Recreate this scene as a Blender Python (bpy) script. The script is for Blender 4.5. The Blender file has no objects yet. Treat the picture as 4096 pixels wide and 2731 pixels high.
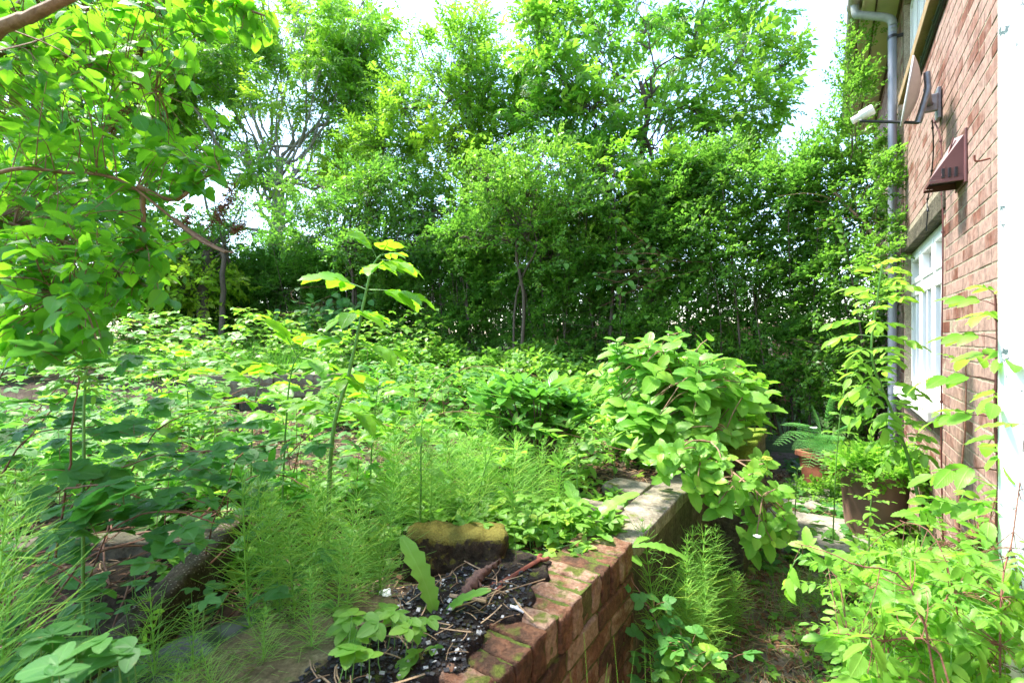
import bpy, math, numpy as np
from mathutils import Vector, noise as mnoise

# ------------------------------------------------------------------ camera, sky, sun, exposure
S = bpy.context.scene
CAMZ = 1.55
FPX, CX, HY = 1934.0, 2048.0, 1350.0          # focal length and principal point in photo pixels
cam = bpy.data.cameras.new('camera'); cam_o = bpy.data.objects.new('camera', cam)
S.collection.objects.link(cam_o); S.camera = cam_o
cam_o.location = (0, 0, CAMZ); cam_o.rotation_euler = (math.radians(90), 0, 0)
cam.sensor_width = 36; cam.lens = 17.0; cam.shift_y = -0.0038
cam.clip_start = 0.05; cam.clip_end = 3000
cam.dof.use_dof = True; cam.dof.focus_distance = 2.6; cam.dof.aperture_fstop = 5.0

SUN_EL, SUN_AZ = 62.0, -60.0                   # azimuth measured from +Y towards +X
W = bpy.data.worlds.new('World'); S.world = W; W.use_nodes = True
nt = W.node_tree; bg = nt.nodes['Background']
sky = nt.nodes.new('ShaderNodeTexSky'); sky.sky_type = 'NISHITA'; sky.sun_disc = False
sky.sun_elevation = math.radians(SUN_EL); sky.sun_rotation = math.radians(SUN_AZ)
sky.air_density = 1.1; sky.dust_density = 0.9; sky.ozone_density = 1.0
nt.links.new(sky.outputs[0], bg.inputs[0]); bg.inputs[1].default_value = 0.15
sl = bpy.data.lights.new('sun', 'SUN'); sl.energy = 2.7; sl.angle = math.radians(8); sl.color = (1.0, 0.95, 0.86)
so = bpy.data.objects.new('sun', sl); S.collection.objects.link(so)
az, el = math.radians(SUN_AZ), math.radians(SUN_EL)
sd = Vector((math.sin(az)*math.cos(el), math.cos(az)*math.cos(el), math.sin(el)))
so.rotation_euler = (-sd).to_track_quat('-Z', 'Y').to_euler(); so.location = (0, 0, 30)
S.view_settings.view_transform = 'Standard'; S.view_settings.look = 'None'
S.view_settings.exposure = 2.45; S.view_settings.gamma = 1.0
S.cycles.max_bounces = 10; S.cycles.diffuse_bounces = 5; S.cycles.transmission_bounces = 6
S.cycles.glossy_bounces = 3; S.cycles.caustics_reflective = False; S.cycles.caustics_refractive = False

# ------------------------------------------------------------------ helpers
TH = math.radians(33.3)
NX = np.array([math.cos(TH), -math.sin(TH), 0.0]); WX = np.array([math.sin(TH), math.cos(TH), 0.0])
def H(a, s, z): return NX*a + WX*s + np.array([0, 0, z], float)      # house frame: a = out to the right, s = along
def P(u, v, Y): return np.array([(u-CX)/FPX*Y, Y, CAMZ-(v-HY)/FPX*Y])  # photo pixel + real depth
def unit(a):
    a = np.asarray(a, float); return a/np.maximum(np.linalg.norm(a, axis=-1, keepdims=True), 1e-9)
def sm(t): t = np.clip(t, 0, 1); return t*t*(3-2*t)
def fbm(p, f): return mnoise.noise(Vector((p[0]*f, p[1]*f, p[2]*f)))
def lump(x, y):
    return (np.sin(x*1.7+np.sin(y*1.3)*1.5)+np.sin(y*2.3+1.7*np.sin(x*.9))+.6*np.sin(x*5.1+y*3.3)+.5*np.sin(y*6.7-x*4.1))/3.1
def gz(x, y):
    """ground height: path at 0, raised bed left of the retaining walls, upper terrace behind"""
    x = np.asarray(x, float); y = np.asarray(y, float)
    a = NX[0]*x+NX[1]*y
    up = np.where((x < -1.7) & (x > -3.75), sm((y-5.72)/.15), sm((y-4.6)/2.0))
    z = .71 + .40*up + .02*lump(x*3, y*3)
    z = z - .24*np.exp(-(((x+1.15)/.42)**2+((y-1.3)/.42)**2))
    return np.where(a > -.66, .012*lump(x*4, y*4), z)

def burnt(x, y):
    a = NX[0]*x+NX[1]*y; q = WX[0]*x+WX[1]*y
    edge = -.745+.022*np.sin(q*23)+.014*np.sin(q*51+1)-.10*sm((q-1.25)/.3)
    return .782+.007*lump(x*21, y*19)-.10*sm((a-edge)/.03)-.07*sm((-.98-a)/.2)-.07*sm((q-1.45)/.15)

class G:                                           # quads, uv, random value and material slot, all numpy
    def __init__(s, V=None, F=None, UV=None, R=None, M=None):
        s.V = np.zeros((0, 3)) if V is None else np.asarray(V, float)
        s.F = np.zeros((0, 4), int) if F is None else np.asarray(F, int)
        s.UV = np.zeros((len(s.V), 2)) if UV is None else np.asarray(UV, float)
        s.R = np.zeros(len(s.V)) if R is None else np.asarray(R, float)
        s.M = np.zeros(len(s.F), int) if M is None else np.asarray(M, int)
def cat(gs):
    gs = [g for g in gs if len(g.V)]
    if not gs: return G()
    off = np.cumsum([0]+[len(g.V) for g in gs[:-1]])
    return G(np.vstack([g.V for g in gs]), np.vstack([g.F+o for g, o in zip(gs, off)]), np.vstack([g.UV for g in gs]),
             np.concatenate([g.R for g in gs]), np.concatenate([g.M for g in gs]))
def inst(T, pos, d, up, s, rnd=None):
    """copies of template T (y = along, z = normal) baked into one mesh: leaves, bricks, twigs of ONE thing"""
    pos = np.atleast_2d(pos); N = len(pos)
    if N == 0: return G()
    d = unit(np.broadcast_to(d, (N, 3))); up = np.broadcast_to(up, (N, 3))
    x = unit(np.cross(d, up)+1e-7); z = np.cross(x, d); s = np.broadcast_to(np.asarray(s, float), (N,))
    V = T.V
    out = pos[:, None, :] + s[:, None, None]*(V[None, :, 0, None]*x[:, None, :]+V[None, :, 1, None]*d[:, None, :]+V[None, :, 2, None]*z[:, None, :])
    k = len(V)
    F = (T.F[None]+(np.arange(N)*k)[:, None, None]).reshape(-1, 4)
    rnd = np.zeros(N) if rnd is None else np.broadcast_to(rnd, (N,))
    R = (T.R[None]+rnd[:, None]).ravel()
    return G(out.reshape(-1, 3), F, np.tile(T.UV, (N, 1)), R, np.tile(T.M, N))
def inst_multi(Ts, pos, d, up, s, rnd, rs):
    pos = np.atleast_2d(pos); N = len(pos); w = rs.randint(0, len(Ts), N)
    d = np.broadcast_to(d, (N, 3)); up = np.broadcast_to(up, (N, 3)); s = np.broadcast_to(s, (N,)); rnd = np.broadcast_to(rnd, (N,))
    return cat([inst(Ts[i], pos[w == i], d[w == i], up[w == i], s[w == i], rnd[w == i]) for i in range(len(Ts)) if (w == i).any()])
def tube(pts, rad, n=5, m=0, r=0.5, caps=False):
    pts = np.asarray(pts, float); K = len(pts); rad = np.broadcast_to(np.asarray(rad, float), (K,))
    t = np.gradient(pts, axis=0); t = unit(t)
    ref = np.array([0, 0, 1.]) if abs(t[:, 2]).mean() < .85 else np.array([1., .1, 0])
    x = unit(np.cross(t, ref)); z = np.cross(x, t)
    a = np.linspace(0, 2*math.pi, n+1)
    V = pts[:, None]+rad[:, None, None]*(np.cos(a)[None, :, None]*x[:, None]+np.sin(a)[None, :, None]*z[:, None])
    ln = np.concatenate([[0], np.cumsum(np.linalg.norm(np.diff(pts, axis=0), axis=1))])
    UV = np.stack([np.broadcast_to(a/(2*math.pi), (K, n+1)), np.broadcast_to(ln[:, None]*5, (K, n+1))], -1)
    i, j = np.meshgrid(np.arange(K-1), np.arange(n), indexing='ij'); b = (i*(n+1)+j).ravel()
    F = np.stack([b, b+1, b+n+2, b+n+1], 1)
    g = G(V.reshape(-1, 3), F, UV.reshape(-1, 2), np.full(K*(n+1), r), np.full(len(F), m))
    if caps:
        for k in (0, K-1):
            c = pts[k]; VV = [c]+[V[k, q] for q in range(n)]
            FF = [[0, 1+q, 1+(q+1) % n, 1+(q+1) % n] for q in range(n)]
            ring = V[k, :n]; inn = c+(ring-c)*.02
            FF = [[q, (q+1) % n, n+(q+1) % n, n+q] for q in range(n)]
            g = cat([g, G(np.vstack([ring, inn]), FF, None, np.full(2*n, r), np.full(n, m))])
    return g
def path(pts, n, wob=0, rs=None):
    """smooth curve through points"""
    pts = np.asarray(pts, float); K = len(pts)
    if K == 2: pts = np.array([pts[0], (pts[0]+pts[1])/2, pts[1]]); K = 3
    ts = np.linspace(0, K-1, n); out = []
    for t in ts:
        i = min(int(t), K-2); f = t-i
        p0 = pts[max(i-1, 0)]; p1 = pts[i]; p2 = pts[i+1]; p3 = pts[min(i+2, K-1)]
        out.append(.5*((2*p1)+(-p0+p2)*f+(2*p0-5*p1+4*p2-p3)*f*f+(-p0+3*p1-3*p2+p3)*f**3))
    out = np.array(out)
    if wob and rs is not None:
        w = np.cumsum(rs.randn(n, 3), 0); w -= np.linspace(0, 1, n)[:, None]*w[-1]; out = out+w*wob/math.sqrt(n)
    return out
def boxg(l, w, h, seg=(4, 3, 3), r=.006, nz=0, nf=12, seed=0, rv=.5):
    """box centred on x,y with its base at z=0, rounded edges and worn surface"""
    gs = []
    L = np.array([l, w, h])/2
    for ax in range(3):
        for sg in (-1, 1):
            u, v = [k for k in range(3) if k != ax]
            nu, nv = seg[u], seg[v]
            def lin(n_, half):
                rr = min(r*1.0, half*.6)
                e_ = min(rr*.8, half*.2); return np.concatenate([[-half, -half+rr*.45], [-half+rr], np.linspace(-half+rr+e_, half-rr-e_, n_+1), [half-rr], [half-rr*.45, half]])
            A, B = np.meshgrid(lin(nu, L[u]), lin(nv, L[v]), indexing='ij')
            V = np.zeros(A.shape+(3,)); V[..., u] = A; V[..., v] = B; V[..., ax] = sg*L[ax]
            V = V.reshape(-1, 3)
            rr = min(r, L.min()*.6); inner = np.clip(V, -(L-rr), L-rr); dd = V-inner; V = inner+rr*unit(dd)
            n1, n2 = A.shape
            i, j = np.meshgrid(np.arange(n1-1), np.arange(n2-1), indexing='ij'); b = (i*n2+j).ravel()
            F = np.stack([b, b+n2, b+n2+1, b+1], 1)
            if (sg > 0) == (ax == 1): F = F[:, ::-1]
            uv = np.stack([A.ravel(), B.ravel()], 1)
            gs.append(G(V, F, uv, np.full(len(V), rv)))
    g = cat(gs)
    if nz:
        for q in range(len(g.V)):
            p = g.V[q]; k = Vector((p[0]*nf+seed*7.3, p[1]*nf+seed*3.1, p[2]*nf))
            nn = unit(p/L); g.V[q] = p+nn*nz*(mnoise.noise(k)+.5*mnoise.noise(k*2.7))
    g.V[:, 2] += h/2
    return g
def place(g, loc, rz=0, rx=0, ry=0):
    c, s_ = math.cos(rz), math.sin(rz); Rz = np.array([[c, -s_, 0], [s_, c, 0], [0, 0, 1]])
    c, s_ = math.cos(rx), math.sin(rx); Rx = np.array([[1, 0, 0], [0, c, -s_], [0, s_, c]])
    c, s_ = math.cos(ry), math.sin(ry); Ry = np.array([[c, 0, s_], [0, 1, 0], [-s_, 0, c]])
    return G(g.V@(Rz@Ry@Rx).T+np.asarray(loc, float), g.F, g.UV, g.R, g.M)
def hbox(a0, a1, s0, s1, z0, z1, r=.004, seg=(1, 1, 1), m=0, rv=.5, nz=0, nf=8):
    """box in the house frame"""
    g = boxg(a1-a0, s1-s0, z1-z0, seg, r, nz, nf, rv=rv); g.M[:] = m
    return place(g, H((a0+a1)/2, (s0+s1)/2, z0), -TH)

WLOC = {}
def build(name, g, mats, parent=None, loc=None, smooth=True):
    if loc is None: loc = WLOC[parent.name] if parent is not None else np.zeros(3)
    loc = np.asarray(loc, float)
    me = bpy.data.meshes.new(name)
    nv, nf = len(g.V), len(g.F)
    me.vertices.add(nv); me.vertices.foreach_set('co', (g.V-loc).astype(np.float32).ravel())
    me.loops.add(nf*4); me.loops.foreach_set('vertex_index', g.F.astype(np.int32).ravel())
    me.polygons.add(nf); me.polygons.foreach_set('loop_start', np.arange(0, nf*4, 4, dtype=np.int32))
    me.polygons.foreach_set('loop_total', np.full(nf, 4, np.int32))
    me.polygons.foreach_set('material_index', g.M.astype(np.int32))
    me.polygons.foreach_set('use_smooth', np.full(nf, smooth))
    uv = me.uv_layers.new(name='UVMap'); uv.data.foreach_set('uv', g.UV[g.F.ravel()].astype(np.float32).ravel())
    at = me.attributes.new('rnd', 'FLOAT', 'POINT'); at.data.foreach_set('value', g.R.astype(np.float32))
    me.update(calc_edges=True)
    for m in (mats if isinstance(mats, (list, tuple)) else [mats]): me.materials.append(m)
    o = bpy.data.objects.new(name, me); S.collection.objects.link(o)
    if parent is not None: o.parent = parent
    else: o.location = loc
    WLOC[o.name] = loc
    return o
def tag(o, label=None, cat_=None, group=None, kind=None):
    if label: o['label'] = label
    if cat_: o['category'] = cat_
    if group: o['group'] = group
    if kind: o['kind'] = kind
    return o
def thing(name, loc, label, cat_, group=None):
    o = bpy.data.objects.new(name, None); S.collection.objects.link(o); o.location = tuple(float(c) for c in loc); o.empty_display_size = .1
    WLOC[o.name] = np.asarray(loc, float); return tag(o, label, cat_, group)
def copy_tree(o, parent=None):
    c = o.copy(); S.collection.objects.link(c)
    if parent is not None: c.parent = parent
    for ch in list(o.children): copy_tree(ch, c)
    return c

# ------------------------------------------------------------------ materials
def newmat(name):
    m = bpy.data.materials.new(name); m.use_nodes = True; t = m.node_tree
    return m, t, t.nodes['Principled BSDF'], t.nodes['Material Output']
def N(t, ty, **k):
    n = t.nodes.new(ty)
    for a, b in k.items():
        if a.startswith('i_'): n.inputs[int(a[2:]) if a[2:].isdigit() else a[2:].replace('_', ' ')].default_value = b
        else: setattr(n, a, b)
    return n
def ramp(t, stops, src):
    r = N(t, 'ShaderNodeValToRGB'); e = r.color_ramp.elements
    while len(e) < len(stops): e.new(.5)
    for q, (p, c) in zip(e, stops): q.position = p; q.color = (*c, 1) if len(c) == 3 else c
    t.links.new(src, r.inputs[0]); return r.outputs[0]
def mixc(t, f, a, b, mode='MIX'):
    m = N(t, 'ShaderNodeMix', data_type='RGBA', blend_type=mode)
    for sock, val in ((m.inputs[0], f), (m.inputs[6], a), (m.inputs[7], b)):
        if isinstance(val, (int, float)): sock.default_value = val
        elif isinstance(val, tuple): sock.default_value = (*val, 1)
        else: t.links.new(val, sock)
    return m.outputs[2]
def leafmat(name, dark, light, tcol, trans=.45, rough=.42, vein=.5, nveins=7, spec=.35):
    m, t, p, out = newmat(name); L = t.links.new
    at = N(t, 'ShaderNodeAttribute', attribute_name='rnd'); uv = N(t, 'ShaderNodeUVMap')
    sx = N(t, 'ShaderNodeSeparateXYZ'); L(uv.outputs[0], sx.inputs[0])
    ab = N(t, 'ShaderNodeMath', operation='SUBTRACT', i_1=.5); L(sx.outputs[0], ab.inputs[0])
    ab2 = N(t, 'ShaderNodeMath', operation='ABSOLUTE'); L(ab.outputs[0], ab2.inputs[0])
    # side veins run forward from the midrib
    mu = N(t, 'ShaderNodeMath', operation='MULTIPLY_ADD', i_1=-.9); L(ab2.outputs[0], mu.inputs[0]); L(sx.outputs[1], mu.inputs[2])
    sc = N(t, 'ShaderNodeMath', operation='MULTIPLY', i_1=float(nveins)); L(mu.outputs[0], sc.inputs[0])
    fr = N(t, 'ShaderNodeMath', operation='PINGPONG', i_1=.5); L(sc.outputs[0], fr.inputs[0])
    v1 = N(t, 'ShaderNodeMapRange', i_1=.0, i_2=.09, i_3=.7, i_4=.0); L(fr.outputs[0], v1.inputs[0])
    v2 = N(t, 'ShaderNodeMapRange', i_1=.015, i_2=.045, i_3=1.0, i_4=.0); L(ab2.outputs[0], v2.inputs[0])
    vm = N(t, 'ShaderNodeMath', operation='MAXIMUM'); L(v1.outputs[0], vm.inputs[0]); L(v2.outputs[0], vm.inputs[1])
    vs = N(t, 'ShaderNodeMath', operation='MULTIPLY', i_1=vein); L(vm.outputs[0], vs.inputs[0])
    geo = N(t, 'ShaderNodeNewGeometry'); nz = N(t, 'ShaderNodeTexNoise', i_Scale=9.0, i_Detail=3.0); L(geo.outputs['Position'], nz.inputs['Vector'])
    ad = N(t, 'ShaderNodeMath', operation='MULTIPLY_ADD', i_1=.5); L(nz.outputs[0], ad.inputs[0]); L(at.outputs['Fac'], ad.inputs[2])
    sb = N(t, 'ShaderNodeMath', operation='SUBTRACT', i_1=.25); L(ad.outputs[0], sb.inputs[0])
    c0 = ramp(t, [(0, dark), (.75, light), (1, tuple(np.array(light)*np.array([1.5, 1.1, .8])))], sb.outputs[0])
    bl = N(t, 'ShaderNodeTexNoise', i_Scale=38.0, i_Detail=2.0); L(geo.outputs['Position'], bl.inputs['Vector'])
    bf = N(t, 'ShaderNodeMapRange', i_1=.69, i_2=.74, i_4=.75); L(bl.outputs[0], bf.inputs[0]); c0 = mixc(t, bf.outputs[0], c0, (.26, .20, .06))
    col = mixc(t, vs.outputs[0], c0, tuple(np.minimum(1, np.array(light)*1.5+.03)))
    L(col, p.inputs['Base Color']); p.inputs['Roughness'].default_value = rough; p.inputs['Specular IOR Level'].default_value = spec
    bp = N(t, 'ShaderNodeBump', i_Strength=.35, i_Distance=.002); L(vm.outputs[0], bp.inputs['Height']); L(bp.outputs[0], p.inputs['Normal'])
    tr = N(t, 'ShaderNodeBsdfTranslucent')
    tc = mixc(t, sb.outputs[0], tuple(np.array(tcol)*np.array([.55, .75, .8])), tcol)
    tc = mixc(t, vs.outputs[0], tc, tuple(np.array(tcol)*.55)); L(tc, tr.inputs[0])
    mx = N(t, 'ShaderNodeMixShader', i_0=trans); L(p.outputs[0], mx.inputs[1]); L(tr.outputs[0], mx.inputs[2]); L(mx.outputs[0], out.inputs[0])
    return m
def barkmat(name, a, b, scale=30, rough=.85):
    m, t, p, out = newmat(name); L = t.links.new
    geo = N(t, 'ShaderNodeNewGeometry'); nz = N(t, 'ShaderNodeTexNoise', i_Scale=float(scale), i_Detail=5.0, i_Roughness=.65); L(geo.outputs['Position'], nz.inputs['Vector'])
    L(ramp(t, [(.3, a), (.7, b)], nz.outputs[0]), p.inputs['Base Color']); p.inputs['Roughness'].default_value = rough
    bp = N(t, 'ShaderNodeBump', i_Strength=.5, i_Distance=.01); L(nz.outputs[0], bp.inputs['Height']); L(bp.outputs[0], p.inputs['Normal'])
    return m
def stonemat(name, a, b, c, scale=14, moss=None, mossy=.5, speck=.0, rough=.9, bump=.6, rnd=0):
    """mottled mineral surface; moss settles on what faces up"""
    m, t, p, out = newmat(name); L = t.links.new
    geo = N(t, 'ShaderNodeNewGeometry')
    n1 = N(t, 'ShaderNodeTexNoise', i_Scale=float(scale), i_Detail=6.0, i_Roughness=.7); L(geo.outputs['Position'], n1.inputs['Vector'])
    n2 = N(t, 'ShaderNodeTexNoise', i_Scale=scale*6.0, i_Detail=4.0, i_Roughness=.7); L(geo.outputs['Position'], n2.inputs['Vector'])
    f = n1.outputs[0]
    if rnd:
        at = N(t, 'ShaderNodeAttribute', attribute_name='rnd'); q = N(t, 'ShaderNodeMath', operation='MULTIPLY_ADD', i_1=rnd); L(at.outputs['Fac'], q.inputs[0]); L(n1.outputs[0], q.inputs[2])
        q2 = N(t, 'ShaderNodeMath', operation='SUBTRACT', i_1=rnd*.5); L(q.outputs[0], q2.inputs[0]); f = q2.outputs[0]
    col = ramp(t, [(.28, a), (.5, b), (.72, c)], f)
    g = ramp(t, [(.35, (.45, .45, .45)), (.62, (1, 1, 1))], n2.outputs[0]); col = mixc(t, .8, col, g, 'MULTIPLY')
    if speck:
        vo = N(t, 'ShaderNodeTexVoronoi', i_Scale=scale*7.0); L(geo.outputs['Position'], vo.inputs['Vector'])
        sp = ramp(t, [(0, (1, 1, 1)), (speck, (0, 0, 0))], vo.outputs['Distance']); col = mixc(t, sp, col, (.42, .36, .27))
    if moss:
        sx = N(t, 'ShaderNodeSeparateXYZ'); L(geo.outputs['Normal'], sx.inputs[0])
        n3 = N(t, 'ShaderNodeTexNoise', i_Scale=scale*1.3, i_Detail=5.0); L(geo.outputs['Position'], n3.inputs['Vector'])
        q = N(t, 'ShaderNodeMath', operation='MULTIPLY_ADD', i_1=.45, i_2=mossy-.5); L(sx.outputs[2], q.inputs[0])
        q3 = N(t, 'ShaderNodeMath', operation='ADD'); L(q.outputs[0], q3.inputs[0]); L(n3.outputs[0], q3.inputs[1])
        mf = N(t, 'ShaderNodeMapRange', i_1=.62, i_2=.74); L(q3.outputs[0], mf.inputs[0])
        mc = ramp(t, [(.35, tuple(np.array(moss)*.5)), (.65, moss)], n2.outputs[0]); col = mixc(t, mf.outputs[0], col, mc)
    L(col, p.inputs['Base Color']); p.inputs['Roughness'].default_value = rough; p.inputs['Specular IOR Level'].default_value = .2
    b = N(t, 'ShaderNodeBump', i_Strength=bump, i_Distance=.006); L(n2.outputs[0], b.inputs['Height'])
    b2 = N(t, 'ShaderNodeBump', i_Strength=bump, i_Distance=.02); L(n1.outputs[0], b2.inputs['Height']); L(b.outputs[0], b2.inputs['Normal']); L(b2.outputs[0], p.inputs['Normal'])
    return m
def plain(name, c, rough=.5, metal=0, var=.25, scale=20, bump=.15):
    m, t, p, out = newmat(name); L = t.links.new
    geo = N(t, 'ShaderNodeNewGeometry'); nz = N(t, 'ShaderNodeTexNoise', i_Scale=float(scale), i_Detail=5.0, i_Roughness=.65); L(geo.outputs['Position'], nz.inputs['Vector'])
    c = np.array(c); L(ramp(t, [(.3, tuple(c*(1-var))), (.7, tuple(np.minimum(1, c*(1+var*.5))))], nz.outputs[0]), p.inputs['Base Color'])
    p.inputs['Roughness'].default_value = rough; p.inputs['Metallic'].default_value = metal
    bp = N(t, 'ShaderNodeBump', i_Strength=bump, i_Distance=.004); L(nz.outputs[0], bp.inputs['Height']); L(bp.outputs[0], p.inputs['Normal'])
    return m

M_lilac = leafmat('lilac_leaf', (.03, .13, .03), (.09, .26, .04), (.42, .88, .03), .5, .38, .7, 6)
M_hedge = leafmat('hedge_leaf', (.055, .16, .022), (.155, .33, .042), (.34, .68, .06), .45, .36, .2, 4)
M_ash = leafmat('ash_leaf', (.08, .20, .018), (.19, .35, .03), (.46, .80, .045), .5, .42, .3, 7)
M_elder = leafmat('elder_leaf', (.06, .18, .02), (.17, .34, .035), (.38, .76, .05), .5, .42, .3, 7)
M_lime = leafmat('young_leaf', (.12, .30, .015), (.20, .42, .02), (.44, .84, .03), .5, .38, .45, 8)
M_right = leafmat('pale_leaf', (.11, .29, .035), (.23, .44, .055), (.44, .84, .07), .48, .42, .4, 7)
M_bramble = leafmat('bramble_leaf', (.03, .13, .032), (.085, .24, .045), (.22, .58, .06), .42, .5, .55, 8, .3)
M_cover = leafmat('ground_cover_leaf', (.065, .20, .026), (.19, .37, .05), (.40, .76, .06), .45, .42, .35, 6)
M_hyd = leafmat('hydrangea_leaf', (.075, .24, .028), (.19, .40, .05), (.36, .78, .05), .42, .38, .5, 8)
M_rhodo = leafmat('glossy_leaf', (.05, .19, .03), (.13, .33, .05), (.26, .62, .05), .32, .22, .25, 5, .6)
M_fern = leafmat('fern_leaf', (.10, .32, .08), (.18, .46, .12), (.22, .6, .12), .42, .5, .2, 6)
M_horse = leafmat('horsetail_green', (.20, .48, .07), (.32, .62, .10), (.5, .85, .12), .35, .5, 0, 4)
M_grass = leafmat('grass_blade', (.06, .20, .02), (.14, .36, .05), (.28, .65, .06), .4, .45, .0, 4)
M_bark = barkmat('grey_bark', (.17, .15, .12), (.40, .37, .31))
M_barkd = barkmat('dark_bark', (.055, .04, .028), (.14, .10, .07))
M_twig = barkmat('tan_twig', (.16, .09, .05), (.34, .22, .13), 60)
M_gstem = plain('green_stem', (.12, .28, .05), .5, 0, .3, 30)
M_rstem = plain('crimson_stem', (.12, .03, .025), .45, 0, .4, 40)
M_canes = barkmat('red_brown_cane', (.12, .045, .03), (.26, .12, .07), 50)
M_dead = plain('dead_flower_brown', (.17, .075, .035), .9, 0, .5, 60)
M_soil = stonemat('soil', (.025, .017, .011), (.06, .042, .028), (.12, .09, .065), 9, (.06, .10, .015), .08, rough=1, bump=1)
M_pathsoil = stonemat('path_soil', (.10, .075, .05), (.21, .165, .12), (.36, .30, .23), 9, (.09, .16, .03), .14, rough=1, bump=1)
M_field = stonemat('rough_ground', (.05, .09, .02), (.07, .13, .03), (.11, .17, .05), 2, None, rough=1)
M_brick = stonemat('house_brick', (.080, .030, .020), (.195, .076, .050), (.37, .24, .195), 3.4, None, rough=.8, bump=.35, rnd=.55)
M_mortar = stonemat('mortar', (.28, .22, .15), (.38, .32, .23), (.48, .42, .32), 20, None)
M_wbrick = stonemat('old_brick', (.065, .036, .022), (.175, .083, .045), (.31, .21, .145), 13, (.10, .12, .02), .17, rough=.92, bump=.9, rnd=.45)
M_wmortar = stonemat('mossy_mortar', (.05, .045, .02), (.10, .095, .035), (.16, .15, .06), 25, (.09, .12, .02), .5)
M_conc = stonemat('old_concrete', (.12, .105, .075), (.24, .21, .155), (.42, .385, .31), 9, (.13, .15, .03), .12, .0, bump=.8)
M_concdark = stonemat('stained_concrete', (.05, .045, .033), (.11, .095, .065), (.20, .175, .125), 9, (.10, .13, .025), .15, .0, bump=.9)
M_aggr = stonemat('pebbled_concrete', (.04, .028, .018), (.085, .062, .042), (.13, .10, .07), 12, (.05, .07, .02), .1, .30, bump=1)
M_block = stonemat('mossy_block', (.035, .026, .016), (.085, .062, .035), (.16, .12, .07), 34, (.24, .21, .04), .50, .0, bump=1)
M_mossy = stonemat('moss_capped_stone', (.06, .05, .035), (.13, .11, .07), (.2, .17, .11), 14, (.20, .28, .03), .55, bump=1)
M_yslab = stonemat('sandy_slab', (.08, .06, .03), (.20, .16, .075), (.32, .27, .14), 22, (.13, .17, .04), .12, .0, bump=.6)
M_pslab = stonemat('pale_path_slab', (.20, .18, .14), (.31, .285, .235), (.42, .39, .33), 6, (.1, .14, .04), .0, bump=.4)
M_white = plain('white_paint', (.80, .80, .79), .35, 0, .06, 6, .05)
M_glass = plain('window_pane', (.035, .045, .055), .04, 0, .1, 3, 0); M_glass.node_tree.nodes['Principled BSDF'].inputs['Specular IOR Level'].default_value = .9
M_cream = plain('cream_paint', (.62, .56, .36), .5, 0, .18, 5, .1)
M_grey = plain('grey_plastic', (.22, .23, .28), .35, 0, .12, 6, .05)
M_gutter = plain('weathered_gutter', (.36, .31, .27), .6, 0, .3, 14, .2)
M_black = plain('black_plastic', (.018, .018, .02), .35, 0, .3, 20)
M_ochre = plain('ochre_sill', (.30, .20, .10), .7, 0, .35, 12, .3)
M_dish = plain('dish_grey', (.50, .50, .50), .45, .0, .12, 20)
M_steel = plain('bracket_steel', (.22, .23, .25), .45, .6, .3, 20)
M_cowl = plain('brown_plastic', (.15, .062, .058), .4, 0, .12, 10, .05)
M_rust = plain('rusted_iron', (.20, .060, .035), .75, .35, .5, 60, .6)
M_terra = plain('terracotta', (.34, .12, .065), .75, 0, .3, 14, .3)
M_brownpot = plain('brown_glazed_pot', (.20, .115, .085), .55, 0, .25, 6, .2)
M_rot = barkmat('rotten_wood', (.04, .02, .015), (.16, .085, .06), 45)
M_slate = plain('roof_tile', (.10, .05, .04), .8, 0, .3, 5, .3)
M_litter = plain('pale_litter', (.38, .38, .37), .4, 0, .6, 70)
M_char = plain('charcoal', (.02, .02, .022), .7, 0, .6, 60, .6)
M_straw = plain('dry_stalk', (.36, .24, .13), .8, 0, .4, 40)
M_white_fl = plain('cream_blossom', (.72, .74, .55), .8, 0, .1, 40)
M_budm = plain('green_flower_bud', (.42, .50, .05), .7, 0, .3, 60)

def soilpipe_mat():
    m, t, p, out = newmat('flaking_white_paint'); L = t.links.new
    geo = N(t, 'ShaderNodeNewGeometry'); sx = N(t, 'ShaderNodeSeparateXYZ'); L(geo.outputs['Position'], sx.inputs[0])
    n1 = N(t, 'ShaderNodeTexNoise', i_Scale=22.0, i_Detail=8.0, i_Roughness=.75); L(geo.outputs['Position'], n1.inputs['Vector'])
    n2 = N(t, 'ShaderNodeTexNoise', i_Scale=4.0, i_Detail=2.0); L(geo.outputs['Position'], n2.inputs['Vector'])
    a = N(t, 'ShaderNodeMath', operation='MULTIPLY_ADD', i_1=.5); L(n2.outputs[0], a.inputs[0]); L(n1.outputs[0], a.inputs[2])
    f = N(t, 'ShaderNodeMapRange', i_1=.85, i_2=.865); L(a.outputs[0], f.inputs[0])
    L(mixc(t, f.outputs[0], (.66, .70, .68), (.07, .11, .11)), p.inputs['Base Color']); p.inputs['Roughness'].default_value = .45
    b = N(t, 'ShaderNodeBump', i_Strength=.4, i_Distance=.004, invert=True); L(f.outputs[0], b.inputs['Height']); L(b.outputs[0], p.inputs['Normal'])
    return m
M_soilpipe = soilpipe_mat()

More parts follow.
